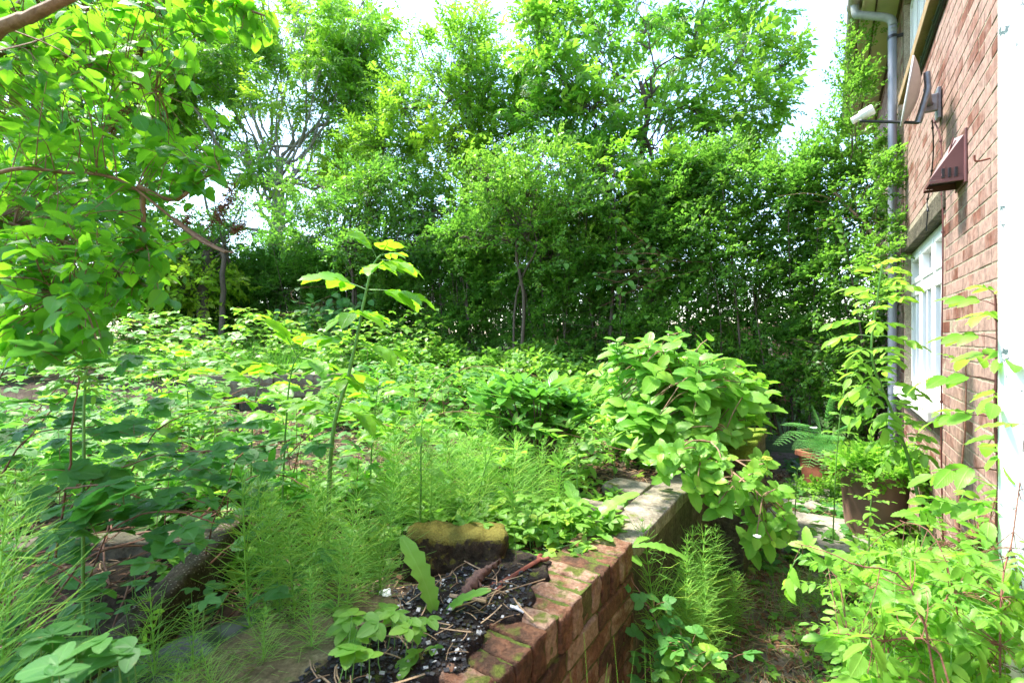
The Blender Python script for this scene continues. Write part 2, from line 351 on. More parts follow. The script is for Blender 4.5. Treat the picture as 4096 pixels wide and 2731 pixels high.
# ------------------------------------------------------------------ leaf templates
def leaf(n, w, a=.5, b=.8, fold=.2, curl=.18, serr=0., lobe=0., wav=0.):
    if n == 1:
        return G([(0, 0, 0), (w/2, .45, fold*w), (0, 1, -curl), (-w/2, .45, fold*w)], [(0, 1, 2, 3)], [(.5, 0), (1, .45), (.5, 1), (0, .45)])
    t = np.linspace(0, 1, n+1); tt = np.linspace(0.001, .999, 200)
    prof = lambda q: np.power(np.clip(q, 1e-4, 1), a)*np.power(np.clip(1-q, 1e-4, 1), b)
    wd = prof(np.clip(t, .004, .992))/prof(tt).max()*w/2
    if lobe: wd[0] = w*.16
    k = np.arange(n+1)
    if serr: wd = wd*(1+serr*np.where(k % 2 == 0, 1, -1)*(k > 0)*(k < n))
    ey = t-lobe*(1-t)**4
    if serr: ey = ey+np.where(k % 2 == 0, .3/n, -.1/n)*(k > 0)*(k < n)
    z = -curl*t**2; ez = z+fold*wd+wav*np.sin(t*14)*wd
    V = np.stack([np.stack([-wd, ey, ez], 1), np.stack([0*t, t, z], 1), np.stack([wd, ey, ez-2*wav*np.sin(t*14)*wd], 1)], 1).reshape(-1, 3)
    vv = .5*wd/(w/2)
    UV = np.stack([np.stack([.5-vv, t], 1), np.stack([0*t+.5, t], 1), np.stack([.5+vv, t], 1)], 1).reshape(-1, 2)
    F = []
    for i in range(n):
        b0 = i*3; F += [(b0, b0+1, b0+4, b0+3), (b0+1, b0+2, b0+5, b0+4)]
    return G(V, F, UV)
def varied(T, rs, k=3, amt=.3):
    return T
def pinnate(lf, pairs, L, ll, rs, ang=62, droop=.25, m=1, r=.0016, first=.25, sides=3, jit=.12):
    """compound leaf: rachis along y with leaflet pairs and an end leaflet"""
    t = np.linspace(0, 1, 5); pts = np.stack([0*t, t*L, -droop*L*t**2], 1)
    gs = [tube(pts, np.linspace(r, r*.5, 5), sides, m)]
    pos, d, up, s = [], [], [], []
    for i in range(pairs+1):
        q = first+(1-first)*i/pairs; p = np.array([0, q*L, -droop*L*q*q]); dy = unit(np.array([0, 1, -2*droop*q]))
        for sg in ((-1, 1) if i < pairs else (0,)):
            A = math.radians(ang+rs.randn()*6)*sg
            dv = dy*math.cos(A)+np.array([1, 0, 0])*math.sin(A)+np.array([0, 0, -.12+rs.randn()*jit])
            pos.append(p); d.append(dv); up.append([rs.randn()*jit, rs.randn()*jit, 1]); s.append(ll*(.8+.2*math.sin(math.pi*(q*.8+.1)))*(1+.1*rs.randn()))
    gs.append(inst(lf, np.array(pos), np.array(d), np.array(up), np.array(s), rs.rand(len(s))*.2-.1))
    return cat(gs)
def twigspray(lf, n, L, ll, rs, opp=True, ang=55, m=1, r=.0016, side=0, jit=.35, upb=.3, tip=True):
    """leafy twig along y"""
    t = np.linspace(0, 1, 4); b1, b2 = rs.randn(2)*.08
    f = lambda q: np.stack([b1*L*q*q+0*q, q*L, b2*L*q*q-.1*L*q*q], -1)
    gs = [tube(f(t), np.linspace(r, r*.4, 4), 3, m)]
    pos, d, up, s = [], [], [], []
    roll = rs.rand()*3
    for i in range(n):
        q = .15+.85*i/max(n-1, 1)
        base = f(np.array(q)); roll += (math.pi/2 if opp else 2.4)
        for sg in ((0, math.pi) if opp else (0,)):
            A = math.radians(ang*(1-.45*q)+rs.randn()*8); ro = roll+sg+rs.randn()*.25
            dv = np.array([math.cos(ro)*math.sin(A), math.cos(A), math.sin(ro)*math.sin(A)*.7+.1])
            pos.append(base); d.append(dv); up.append(np.array([0, 0, 1])+rs.randn(3)*jit+np.array([0, upb, 0])*.3); s.append(ll*(.65+.5*math.sin(math.pi*min(1, q*.85+.1)))*(1+.12*rs.randn()))
    if tip:
        pos.append(f(np.array(1.))); d.append([0, 1, .1]); up.append([0, 0, 1]); s.append(ll*.7)
    gs.append(inst(lf, np.array(pos), np.array(d), np.array(up), np.array(s), rs.rand(len(s))*.3-.15))
    g = cat(gs)
    if side:
        q = np.linspace(.25, .75, side); P0 = np.array([f(np.array(x)) for x in q])
        dd = np.array([[math.cos(k*2.4)*.8, .6, math.sin(k*2.4)*.5] for k in range(side)])
        sub = twigspray(lf, max(3, n//2), L*.5, ll*.85, rs, opp, ang, m, r*.7, 0, jit)
        g = cat([g, inst(sub, P0, dd, [[0, 0, 1.]]*side, np.full(side, 1.), rs.rand(side)*.2-.1)])
    return g
R0 = np.random.RandomState(11)
L_far = leaf(1, .5); L_far2 = leaf(2, .5, .5, .7)
L_lance_far = leaf(1, .36, curl=.1)
SP_hedge = [twigspray(L_far, 6, .20, .046, R0, True, side=2, jit=.45) for _ in range(5)]
SP_ashfar = [pinnate(L_lance_far, 5, .26, .10, R0, 58, .2) for _ in range(4)]
SP_elderfar = [pinnate(leaf(1, .48, curl=.15), 3, .17, .105, R0, 60, .3) for _ in range(4)]
def rosette(T, k, rs, tilt=.5, s=1.):
    a = np.arange(k)*2.4+rs.rand(); d = np.stack([np.cos(a), np.sin(a), tilt+.3*rs.randn(k)], 1)
    return inst(T, np.zeros((k, 3)), d, np.tile([0, 0, 1.], (k, 1)), s*(1+.15*rs.randn(k)), rs.rand(k)*.2-.1)

# ------------------------------------------------------------------ setting
def grid(a0, a1, na, s0, s1, ns, zf, world=True):
    A, B = np.meshgrid(np.linspace(a0, a1, na), np.linspace(s0, s1, ns), indexing='ij')
    X = NX[0]*A+WX[0]*B; Y = NX[1]*A+WX[1]*B; Z = zf(X, Y)
    V = np.stack([X, Y, Z], -1).reshape(-1, 3)
    i, j = np.meshgrid(np.arange(na-1), np.arange(ns-1), indexing='ij'); b = (i*ns+j).ravel()
    return G(V, np.stack([b, b+ns, b+ns+1, b+1], 1), np.stack([A.ravel(), B.ravel()], 1))
R = 600.
tag(build('ground', G([(-R, -R, -.03), (R, -R, -.03), (R, R, -.03), (-R, R, -.03)], [(0, 1, 2, 3)]), M_field), kind='structure')
tag(build('path', grid(-.66, .62, 90, -1.5, 7.5, 420, lambda x, y: .012*lump(x*4, y*4)+.006*lump(x*23, y*19)), M_pathsoil), kind='structure')
tag(build('garden_bed', cat([grid(-6.0, -.70, 330, -2, 9, 440, lambda x, y: gz(x, y)+.008*lump(x*19, y*23)),
                             grid(-26., -5.99, 50, -4, 26, 80, lambda x, y: gz(x, y)), grid(-6.0, -.70, 20, 9., 26, 60, gz)]), M_soil), kind='structure')

# ------------------------------------------------------------------ house
hroot = thing('brick_house', H(.6, 5, 0), 'red brick house wall running back along the right side of the path', 'house')
WIN1 = (4.1, 5.93, CAMZ-.47, CAMZ+.80)            # s0 s1 z0 z1
WIN2 = (4.2, 6.0, CAMZ+2.29, CAMZ+3.22)
EAVE = CAMZ+3.35
rsb = np.random.RandomState(5)
bt = [boxg(.217, .09, .067, (3, 1, 2), .003, .0012, 20, k) for k in range(4)]
pos = []; hl = []; 
z = .0; row = 0
while z < EAVE-.02:
    s = -1.2+(row % 2)*.1125
    while s < 9.6:
        c = s+.1125
        blocked = any(w[0]-.02 < c+.1 and c-.1 < w[1]+.02 and w[2]-.06 < z+.07 and z < w[3]+(.14 if w is WIN1 else .0) for w in (WIN1, WIN2))
        if not blocked: pos.append((c, z))
        else:
            for sg, edge in ((-1, 0), (1, 1)):
                pass
        s += .225
    z += .075; row += 1
# closers beside the window reveals
clos = []
for w in (WIN1, WIN2):
    zz = math.floor(w[2]/.075)*.075
    while zz < w[3]:
        clos += [(w[0]-.062, zz), (w[1]+.062, zz)]; zz += .075
pos = np.array(pos); PW = np.array([H(.6+.045+rsb.randn()*.0006, c, zz+.005) for c, zz in pos])
g = inst_multi([place(b, (0, 0, 0), math.pi/2) for b in bt], PW, WX, [0, 0, 1.], 1.0, rsb.rand(len(PW)), rsb)
ct = [boxg(.10, .09, .067, (2, 1, 2), .003, .0012, 20, k) for k in range(2)]
PC = np.array([H(.6+.047, c, zz+.005) for c, zz in clos])
g = cat([g, inst_multi([place(b, (0, 0, 0), math.pi/2) for b in ct], PC, WX, [0, 0, 1.], 1.0, rsb.rand(len(PC)), rsb)])
build('wall', g, [M_brick], hroot)
# mortar backing, pierced by the two windows (butted boxes)
def backing(a0, a1):
    gs = []
    zs = [0, WIN1[2]-.06, WIN1[3]+.14, WIN2[2], WIN2[3], EAVE]
    gs.append(hbox(a0, a1, -1.3, 9.6, 0, zs[1], .001))
    gs.append(hbox(a0, a1, -1.3, WIN1[0]-.01, zs[1], zs[2], .001)); gs.append(hbox(a0, a1, WIN1[1]+.01, 9.6, zs[1], zs[2], .001))
    gs.append(hbox(a0, a1, -1.3, 9.6, zs[2], zs[3], .001))
    gs.append(hbox(a0, a1, -1.3, WIN2[0]-.01, zs[3], zs[4], .001)); gs.append(hbox(a0, a1, WIN2[1]+.01, 9.6, zs[3], zs[4], .001))
    gs.append(hbox(a0, a1, -1.3, 9.6, zs[4], zs[5], .001))
    return cat(gs)
build('mortar_bed', backing(.6022, .80), M_mortar, hroot)
def window(w, lights, fan, nm_label):
    s0, s1, z0, z1 = w; f0, f1 = .655, .715
    fr = []
    fr += [hbox(f0, f1, s0, s1, z0, z0+.06), hbox(f0, f1, s0, s1, z1-.06, z1), hbox(f0, f1, s0, s0+.06, z0+.06, z1-.06), hbox(f0, f1, s1-.06, s1, z0+.06, z1-.06)]
    step = (s1-s0-.06)/lights
    zt = CAMZ+.45 if fan else None
    for k in range(1, lights): fr.append(hbox(f0+.001, f1-.001, s0+k*step, s0+k*step+.06, z0+.06, z1-.06))
    if fan:
        for k in range(lights): fr.append(hbox(f0-.006, f1-.004, s0+k*step+.06, s0+(k+1)*step, zt-.03, zt+.035))
    for k in range(lights):                                     # casement sashes, proud of the frame
        a, b = s0+k*step+.062, s0+(k+1)*step-.002
        for (q0, q1) in (((z0+.062, zt-.032), (zt+.037, z1-.062)) if fan else ((z0+.062, z1-.062),)):
            w_ = .045
            fr += [hbox(f0-.014, f1-.02, a, b, q0, q0+w_), hbox(f0-.014, f1-.02, a, b, q1-w_, q1), hbox(f0-.014, f1-.02, a, a+w_, q0+w_, q1-w_), hbox(f0-.014, f1-.02, b-w_, b, q0+w_, q1-w_)]
            if q1-q0 > .5: fr.append(hbox(f0-.010, f1-.022, (a+b)/2-.014, (a+b)/2+.014, q0+w_, q1-w_))
    wo = tag(build('window', cat(fr), M_white, hroot), nm_label)
    build('pane', hbox(.690, .696, s0+.05, s1-.05, z0+.05, z1-.05), M_glass, wo)
    return wo
w1 = window(WIN1, 3, True, 'white framed ground floor window with top lights')
build('sill', cat([hbox(.52, .70, WIN1[0]-.04, WIN1[1]+.04, WIN1[2]-.075, WIN1[2]-.002, .008, (1, 6, 1), nz=.003)]), plain('chalky_sill', (.70, .68, .63), .8, 0, .3, 16, .4), w1)
build('lintel', hbox(.585, .72, WIN1[0]-.13, WIN1[1]+.13, WIN1[3]+.002, WIN1[3]+.135, .006, (1, 8, 1), nz=.002), M_concdark, w1)
w2 = window(WIN2, 5, False, 'white framed upper window above an ochre sill')
build('sill', hbox(.545, .70, WIN2[0]-.06, WIN2[1]-.15, WIN2[2]-.09, WIN2[2]-.003, .006, (1, 6, 1), nz=.002), M_ochre, w2)
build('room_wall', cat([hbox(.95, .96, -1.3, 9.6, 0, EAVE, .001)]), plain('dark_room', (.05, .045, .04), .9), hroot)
build('soffit', hbox(.30, .66, -1.5, 9.9, EAVE+.002, EAVE+.022, .002), M_cream, hroot)
build('fascia', hbox(.275, .298, -1.5, 9.9, EAVE-.02, EAVE+.16, .002), M_cream, hroot)
build('soffit_strip', cat([hbox(.58, .598, -1.4, 9.5, EAVE-.045, EAVE, .002), hbox(.385, .40, -1.4, 9.8, EAVE-.016, EAVE+.001, .002)]), barkmat('weathered_strip', (.05, .03, .02), (.13, .08, .055)), hroot)
def gutterg():
    gs = []
    an = np.linspace(math.pi, 2*math.pi, 9); s_ = np.linspace(-1.5, 9.9, 60)
    for r in (.058, .054):
        V = np.array([[H(.212+r*math.cos(a), s, EAVE+.07+r*math.sin(a)) for a in an] for s in s_])
        i, j = np.meshgrid(np.arange(59), np.arange(8), indexing='ij'); b = (i*9+j).ravel()
        gs.append(G(V.reshape(-1, 3), np.stack([b, b+1, b+10, b+9], 1)))
    for s in np.arange(-.6, 9.8, .95):                           # union joints
        V = np.array([[H(.212+.068*math.cos(a), q, EAVE+.07+.068*math.sin(a)) for a in an] for q in (s, s+.01, s+.07, s+.08)])
        V[0] = V[0]*.5+np.array([H(.212+.055*math.cos(a), s, EAVE+.07+.055*math.sin(a)) for a in an])*.5
        i, j = np.meshgrid(np.arange(3), np.arange(8), indexing='ij'); b = (i*9+j).ravel()
        gs.append(G(V.reshape(-1, 3), np.stack([b, b+1, b+10, b+9], 1)))
    return cat(gs)
build('gutter', gutterg(), M_gutter, hroot)
rf = [(H(.17, -1.6, EAVE+.14)), H(.17, 10, EAVE+.14), H(4.5, 10, EAVE+3.0), H(4.5, -1.6, EAVE+3.0)]
rv = np.array(rf); rg = G(np.vstack([rv, rv+np.array([0, 0, .06])]), [(0, 1, 2, 3), (7, 6, 5, 4), (0, 4, 5, 1), (1, 5, 6, 2), (2, 6, 7, 3), (3, 7, 4, 0)])
build('roof', rg, M_slate, hroot, smooth=False)
build('end_wall', cat([hbox(.80, 6, 9.4, 9.6, 0, EAVE, .001)]), M_brick, hroot)

# grey downpipe with its swan neck
dp = thing('downpipe', H(.52, 6.02, 0), 'grey plastic downpipe on the far part of the brick house wall', 'downpipe')
ps, pa = 6.02, .515
g = cat([tube([H(pa, ps, 0), H(pa, ps, 1.5), H(pa, ps, 3.0), H(pa, ps, EAVE-.30)], .036, 14, 0)])
build('pipe', g, M_grey, dp)
build('swan_neck', tube(path([H(pa, ps, EAVE-.36), H(pa, ps, EAVE-.27), H(pa-.04, ps, EAVE-.20), H(pa-.24, ps, EAVE-.10), H(.225, ps, EAVE-.07), H(.212, ps, EAVE+.03)], 22), .037, 14), plain('weathered_grey', (.27, .29, .27), .5), dp)
for zc in (EAVE-.42, 2.6, 1.3):
    build('clip', cat([tube([H(pa, ps, zc), H(pa, ps, zc+.03)], .041, 14), hbox(pa+.02, .60, ps-.012, ps+.012, zc, zc+.03)]), M_black, dp)

# white soil pipe close on the right
SP = (.485, 1.95)
sp = thing('soil_pipe', H(SP[0], SP[1], 0), 'thick white painted soil pipe with flaking paint at the right edge', 'soil pipe')
zz = np.linspace(0, 5.4, 40)
build('pipe', tube([H(SP[0], SP[1], q) for q in zz], .075, 32), M_soilpipe, sp)
zc = CAMZ+1.09
build('collar', tube([H(SP[0], SP[1], q) for q in (zc-.002, zc, zc+.02, zc+.15, zc+.17, zc+.18)], [.0765, .084, .091, .091, .087, .077], 32), M_white, sp)
build('clamp', cat([tube([H(SP[0], SP[1], q) for q in (.5, .505, .53, .535)], [.076, .082, .082, .076], 32), hbox(.54, .61, SP[1]-.02, SP[1]+.02, .5, .535)]), M_soilpipe, sp)

# satellite dish
DA, DS, DZ = .42, 3.80, CAMZ+1.50
DC = H(DA, DS, DZ)
ds = thing('satellite_dish', H(.6, 4.12, DZ-.1), 'small round satellite dish on a bracket above the brown vent', 'satellite dish')
vw = unit(np.array([2.09, 2.58, 0])); dn = unit(np.array([-.777, .63, 0])-vw*.06+np.array([0, 0, .14]))
dx = unit(np.cross(dn, [0, 0, 1.])); dz_ = np.cross(dx, dn)
def dishg(off, rm):
    V = []; F = []; nr, na = 10, 40
    for i in range(nr+1):
        r = rm*max(i/nr, .02)
        for j in range(na):
            A = 2*math.pi*j/na; V.append(DC+dx*r*.92*math.cos(A)+dz_*r*1.12*math.sin(A)+dn*(.055*(r/rm)**2-.032+off))
    for i in range(nr):
        for j in range(na): F.append((i*na+j, i*na+(j+1) % na, (i+1)*na+(j+1) % na, (i+1)*na+j))
    return G(V, F, np.array(V)[:, :2])
build('reflector', cat([dishg(0, .175), dishg(-.006, .175), tube([DC+dx*.175*.92*math.cos(A)+dz_*.175*1.12*math.sin(A)+dn*.023 for A in np.linspace(0, 2*math.pi, 41)], .006, 6)]), M_dish, ds)
arm0 = DC-dz_*.195-dn*.06; arm1 = DC-dz_*.15+dn*.24
build('arm', tube([arm0, arm0*.5+arm1*.5, arm1], .009, 6, caps=True), M_black, ds)
lv = unit(DC-arm1)
build('receiver', cat([tube([arm1+dz_*.03-lv*.05, arm1+dz_*.03+lv*.0, arm1+dz_*.03+lv*.001, arm1+dz_*.03+lv*.07], [.022, .022, .032, .032], 14, caps=True), tube([arm1, arm1+dz_*.035], .012, 8)]), M_white, ds)
build('bracket', cat([tube([DC-dn*.055+dz_*.10, DC-dn*.075, DC-dn*.055-dz_*.195], .018, 6, caps=True),
                      tube([DC-dn*.07, H(.53, 4.06, DZ+.0), H(.585, 4.12, DZ-.02)], .018, 8, caps=True),
                      place(boxg(.02, .10, .20, (1, 1, 1), .004), H(.585, 4.12, DZ-.10), -TH), place(boxg(.07, .03, .11, (1, 1, 1), .006), H(.545, 4.08, DZ-.05), -TH)]), M_steel, ds)

# vent cowl
VS, VZ = 3.52, CAMZ+.83
vc = thing('vent_cowl', H(.6, VS, VZ), 'brown plastic wedge shaped flue cowl fixed to the brick wall', 'vent')
def cowl():
    s0, s1 = VS-.10, VS+.10; b = .15
    o = [H(.588, s0, VZ+.235), H(.588, s1, VZ+.235), H(.555, s0+.03, VZ+.23), H(.555, s1-.03, VZ+.23),
         H(.588, s0, VZ), H(.588, s1, VZ), H(.6-b, s0, VZ+.018), H(.6-b, s1, VZ+.018), H(.6-b, s0, VZ), H(.6-b, s1, VZ)]
    V = []; F = []
    def q(*ids):
        k = len(V); V.extend([o[i] for i in ids]); F.append((k, k+1, k+2, k+3))
    q(0, 2, 6, 4); q(1, 5, 7, 3); q(2, 3, 7, 6); q(0, 1, 3, 2); q(6, 7, 9, 8); q(4, 6, 8, 4.0 if False else 4)
    return G(V, F[:5])
g = cat([cowl(), hbox(.588, .599, VS-.125, VS+.125, VZ-.02, VZ+.262, .003), hbox(.45, .588, VS-.104, VS-.098, VZ-.004, VZ+.012, .002), hbox(.45, .588, VS+.098, VS+.104, VZ-.004, VZ+.012, .002),
         tube([H(.55, VS-.085, VZ+.23), H(.50, VS-.102, VZ+.03)], .004, 5)])
build('hood', g, M_cowl, vc, smooth=False)
build('grille', cat([hbox(.50+k*.026, .512+k*.026, VS-.1065, VS-.099, VZ+.02, VZ+.07, .001) for k in range(3)]+[hbox(.46, .58, VS-.10, VS+.10, VZ+.03, VZ+.034, .001)]), M_black, vc, smooth=False)
# wall hook
tag(build('wall_hook', cat([tube(path([H(.60, 2.98, CAMZ+.80), H(.565, 2.98, CAMZ+.795), H(.55, 2.98, CAMZ+.80), H(.548, 2.98, CAMZ+.825)], 10), .004, 6)]), M_rust, loc=H(.6, 2.98, CAMZ+.80)), 'small rusty hook sticking out of the brick wall', 'hook')
# cables
def cable(pts, r, mat, label, n=60, ties=0):
    q = path(pts, n); g = tube(q, r, 6)
    if ties: g = cat([g]+[tube([q[i]-.006*unit(q[i+1]-q[i]), q[i]+.006*unit(q[i+1]-q[i])], r*1.9, 6) for i in range(4, n-2, ties)])
    return tag(build('cable', g, mat, loc=pts[0]), label, 'cable')
cable([H(.56, 4.12, DZ-.08), H(.585, 4.06, DZ-.22), H(.59, 4.02, DZ-.40), H(.585, 3.99, DZ-.60), H(.588, 3.98, CAMZ+.62), H(.58, 3.98, 1.0), H(.59, 3.98, .2)], .0045, M_rstem, 'thin dark cable looping down the wall beside the near edge of the window', 80, 12)
cable([H(.56, 4.15, DZ-.08), H(.58, 4.25, DZ-.25), H(.585, 4.42, CAMZ+1.05), H(.58, 4.50, CAMZ+.96), H(.575, 4.44, CAMZ+.88), H(.575, 4.5, CAMZ+.76)], .004, M_black, 'thin black cable curving from the dish to the window lintel', 60, 14)
for k, lb in ((0, 'upper one of two black cables clipped along the wall under the ochre sill'), (1, 'lower one of two black cables clipped along the wall under the ochre sill')):
    cable([H(.592, 5.05+k*.1, CAMZ+2.12-.055*k), H(.59, 4.2, CAMZ+2.12-.055*k), H(.592, 3.0, CAMZ+2.13-.055*k), H(.592, .2, CAMZ+2.13-.055*k)], .012, M_black, lb, 60, 5)

# ------------------------------------------------------------------ retaining walls, blocks and slabs
rb = np.random.RandomState(21)
wt = thing('retaining_wall', H(-.73, 1.0, 0), 'low red brick retaining wall with worn brick-on-edge top beside the path', 'wall')
ZT = .77
cop = []
k = 0; s = 1.80
while s > -.6:
    b = boxg(.070, .213+.006*rb.randn(), .108, (4, 10, 6), .012, .0075, 26, k, rv=rb.rand())
    b = place(b, H(-.735+.004*rb.randn(), s-.0325, ZT-.108+.003*rb.randn()), -TH+math.pi/2+.012*rb.randn(), 0, .02*rb.randn())
    cop.append(b); s -= .0755; k += 1
build('coping', cat(cop), M_wbrick, wt)
crs = []
for c in range(9):
    z0 = ZT-.112-.075*(c+1)+.005; s = 1.80-(0 if c % 2 else .11)
    if not c % 2: crs.append(place(boxg(.10, .1, .064, (2, 2, 2), .007, .003, 24, c, rv=rb.rand()), H(-.675, 1.75, z0), -TH+math.pi/2))
    while s > -.6:
        crs.append(place(boxg(.219, .1, .069, (6, 2, 4), .009, .0055, 22, c*31+s*3, rv=rb.rand()), H(-.676+.002*rb.randn(), s-.107, z0), -TH+math.pi/2+.004*rb.randn())); s -= .2245
    crs.append(place(boxg(.214, .1, .064, (4, 2, 3), .007, .003, 22, c*17, rv=rb.rand()), H(-.733, 1.752, z0+.0005), -TH))
build('brick_courses', cat(crs), M_wbrick, wt)
build('mortar_joints', cat([hbox(-.838, -.6305, -.6, 1.794, 0, ZT-.118, .002), hbox(-.832, -.636, -.6, 1.79, ZT-.119, ZT-.006, .002)]), M_wmortar, wt)

cw = thing('concrete_wall', H(-.76, 2.2, 0), 'pale crumbling concrete topped wall just beyond the brick wall corner', 'wall')
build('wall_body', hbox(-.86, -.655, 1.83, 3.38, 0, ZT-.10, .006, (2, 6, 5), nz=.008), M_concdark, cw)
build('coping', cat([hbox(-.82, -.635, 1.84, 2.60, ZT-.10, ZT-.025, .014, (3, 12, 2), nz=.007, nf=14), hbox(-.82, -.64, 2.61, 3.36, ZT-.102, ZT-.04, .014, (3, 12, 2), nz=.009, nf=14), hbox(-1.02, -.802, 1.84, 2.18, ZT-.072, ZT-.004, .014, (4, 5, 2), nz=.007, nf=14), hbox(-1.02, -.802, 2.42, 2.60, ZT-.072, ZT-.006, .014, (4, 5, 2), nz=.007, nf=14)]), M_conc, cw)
mw = thing('mossy_wall', H(-.6, 4.0, 0), 'low stone wall with bright green moss on top beside the hydrangea', 'wall')
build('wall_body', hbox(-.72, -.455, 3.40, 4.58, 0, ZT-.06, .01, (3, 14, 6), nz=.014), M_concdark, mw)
build('moss_cap', hbox(-.73, -.44, 3.39, 4.60, ZT-.062, ZT+.015, .025, (6, 40, 3), nz=.016, nf=16), M_mossy, mw)
tw = thing('terrace_wall', (-2.6, 5.7, .7), 'low weathered stone terrace wall half hidden in the greenery at the back left', 'wall')
gs = []; x = -3.75; rt = np.random.RandomState(4)
while x < -1.72:  # one course of big stones
    w_ = .28+rt.rand()*.3; w_ = min(w_, -1.68-x)
    gs.append(place(boxg(w_-.008, .2, .20, (6, 3, 4), .02, .018, 9, x*9, rv=rt.rand()), (x+w_/2, 5.70+.012*rt.randn(), .66), 0)); x += w_
build('stones', cat(gs), M_concdark, tw)
build('capstones', cat([place(boxg(.98, .24, .25, (12, 3, 4), .015, .012, 7, 3), (-3.25, 5.70, .862), 0, 0, .01), place(boxg(1.05, .24, .27, (12, 3, 4), .015, .012, 7, 5), (-2.22, 5.69, .864), .01)]), stonemat('stained_stone', (.09, .07, .045), (.20, .16, .11), (.32, .28, .20), 6, (.13, .16, .03), .40), tw)
tag(build('concrete_block', place(boxg(.37, .17, .165, (26, 14, 14), .028, .015, 16, 2), (-.205, 1.76, .69), -.05), M_block, loc=(-.2, 1.76, .69)), 'square concrete block with thick golden moss on top behind the burnt patch', 'block')
tag(build('concrete_kerb', place(boxg(.085, 1.0, .16, (3, 18, 5), .02, .008, 12, 6), (-1.08, 1.52, .62), .10, .10), M_aggr, loc=(-1.1, 1.5, .62)), 'pebbly concrete kerb length leaning in the dark hollow', 'kerb')
tag(build('concrete_beam', place(boxg(.95, .12, .10, (14, 3, 3), .012, .006, 12, 8), (-1.48, 1.93, .66), .16, 0, .02), M_concdark, loc=(-1.48, 1.9, .66)), 'flat stained concrete beam lying behind the pebbly kerb', 'beam')
tag(build('sandstone_slab', place(boxg(.30, .50, .05, (10, 14, 2), .016, .010, 7, 9), (-.56, 1.24, .73), -.45, .05), M_yslab, loc=(-.6, 1.3, .72)), 'sandy yellow stone slab lying among the horsetails at the bottom left', 'slab')
tag(build('plastic_sheet', place(boxg(.26, .36, .035, (12, 14, 1), .012, .03, 9, 12), (-.78, 1.27, .69), -.5, -.1), M_black, loc=(-.78, 1.3, .69)), 'crumpled black plastic sheet under the sandy slab', 'sheet')
tag(build('path_slab', cat([place(boxg(.84, .9, .035, (8, 8, 1), .01, .004, 5, 1), H(-.03, 4.45, .002), -TH+.03)]), M_pslab, loc=H(0, 4.4, 0)), 'pale concrete paving slab showing through weeds in front of the brown planter', 'paving slab')
tag(build('path_slab', cat([place(boxg(.8, .85, .035, (8, 8, 1), .01, .004, 5, 5), H(-.0, 5.5, .0), -TH-.02)]), M_pslab, loc=H(0, 5.4, 0)), 'pale paving slab mostly overgrown near the fern pot', 'paving slab')

# ------------------------------------------------------------------ pots
def square_pot(c, w0, w1, h, mat, rz, lip=.02):
    o = boxg(1, 1, 1, (1, 1, 8), .002).V
    def shell(f, z0, z1):
        V = []
        for zz_, ww in ((z0, 0), (z1, 1)):
            w = (w0+(w1-w0)*ww)*f/2
            V += [(-w, -w, zz_), (w, -w, zz_), (w, w, zz_), (-w, w, zz_)]
        return G(V, [(0, 1, 5, 4), (1, 2, 6, 5), (2, 3, 7, 6), (3, 0, 4, 7)])
    r = w1/2+lip
    rim = cat([boxg(2*r, .03, .06, (2, 1, 1), .006), ])
    rims = [place(rim, (0, -r+.015, h-.05)), place(rim, (0, r-.015, h-.05)), place(boxg(.03, 2*r-.06, .06, (1, 2, 1), .006), (-r+.015, 0, h-.05)), place(boxg(.03, 2*r-.06, .06, (1, 2, 1), .006), (r-.015, 0, h-.05))]
    soil = G([(-r+.03, -r+.03, h-.03), (r-.03, -r+.03, h-.03), (r-.03, r-.03, h-.03), (-r+.03, r-.03, h-.03)], [(0, 1, 2, 3)])
    return place(shell(1, 0, h), c, rz), place(cat(rims), c, rz), place(soil, c, rz)
tp = thing('terracotta_pot', (3.20, 5.0, 0), 'square terracotta pot holding the fern at the end of the path', 'pot')
a_, b_, c_ = square_pot((3.20, 5.0, 0), .22, .30, .36, None, .25)
build('pot_body', a_, M_terra, tp, smooth=False); build('rim', b_, M_terra, tp); build('soil', c_, M_soil, tp)
bp_ = thing('round_planter', (2.80, 3.74, 0), 'large brown round planter overflowing with weeds against the house', 'planter')
zz = np.array([0, .02, .15, .35, .48, .50, .54, .545, .54]); rr = np.array([.17, .18, .195, .21, .22, .235, .238, .225, .20])
build('pot_body', tube([(2.80, 3.74, q) for q in zz], rr, 40), M_brownpot, bp_); build('soil', tube([(2.80, 3.74, .49), (2.80, 3.74, .50), (2.80, 3.74, .501)], [.22, .215, .001], 24), M_soil, bp_)
bt2 = thing('plastic_pot', (2.30, 3.0, 0), 'small black plastic pot lying in the weeds by the leaning sapling', 'pot')
build('pot_body', tube([(2.42, 2.92, q) for q in (0, .02, .14, .15, .16)], [.06, .065, .085, .092, .090], 20), M_black, bt2)
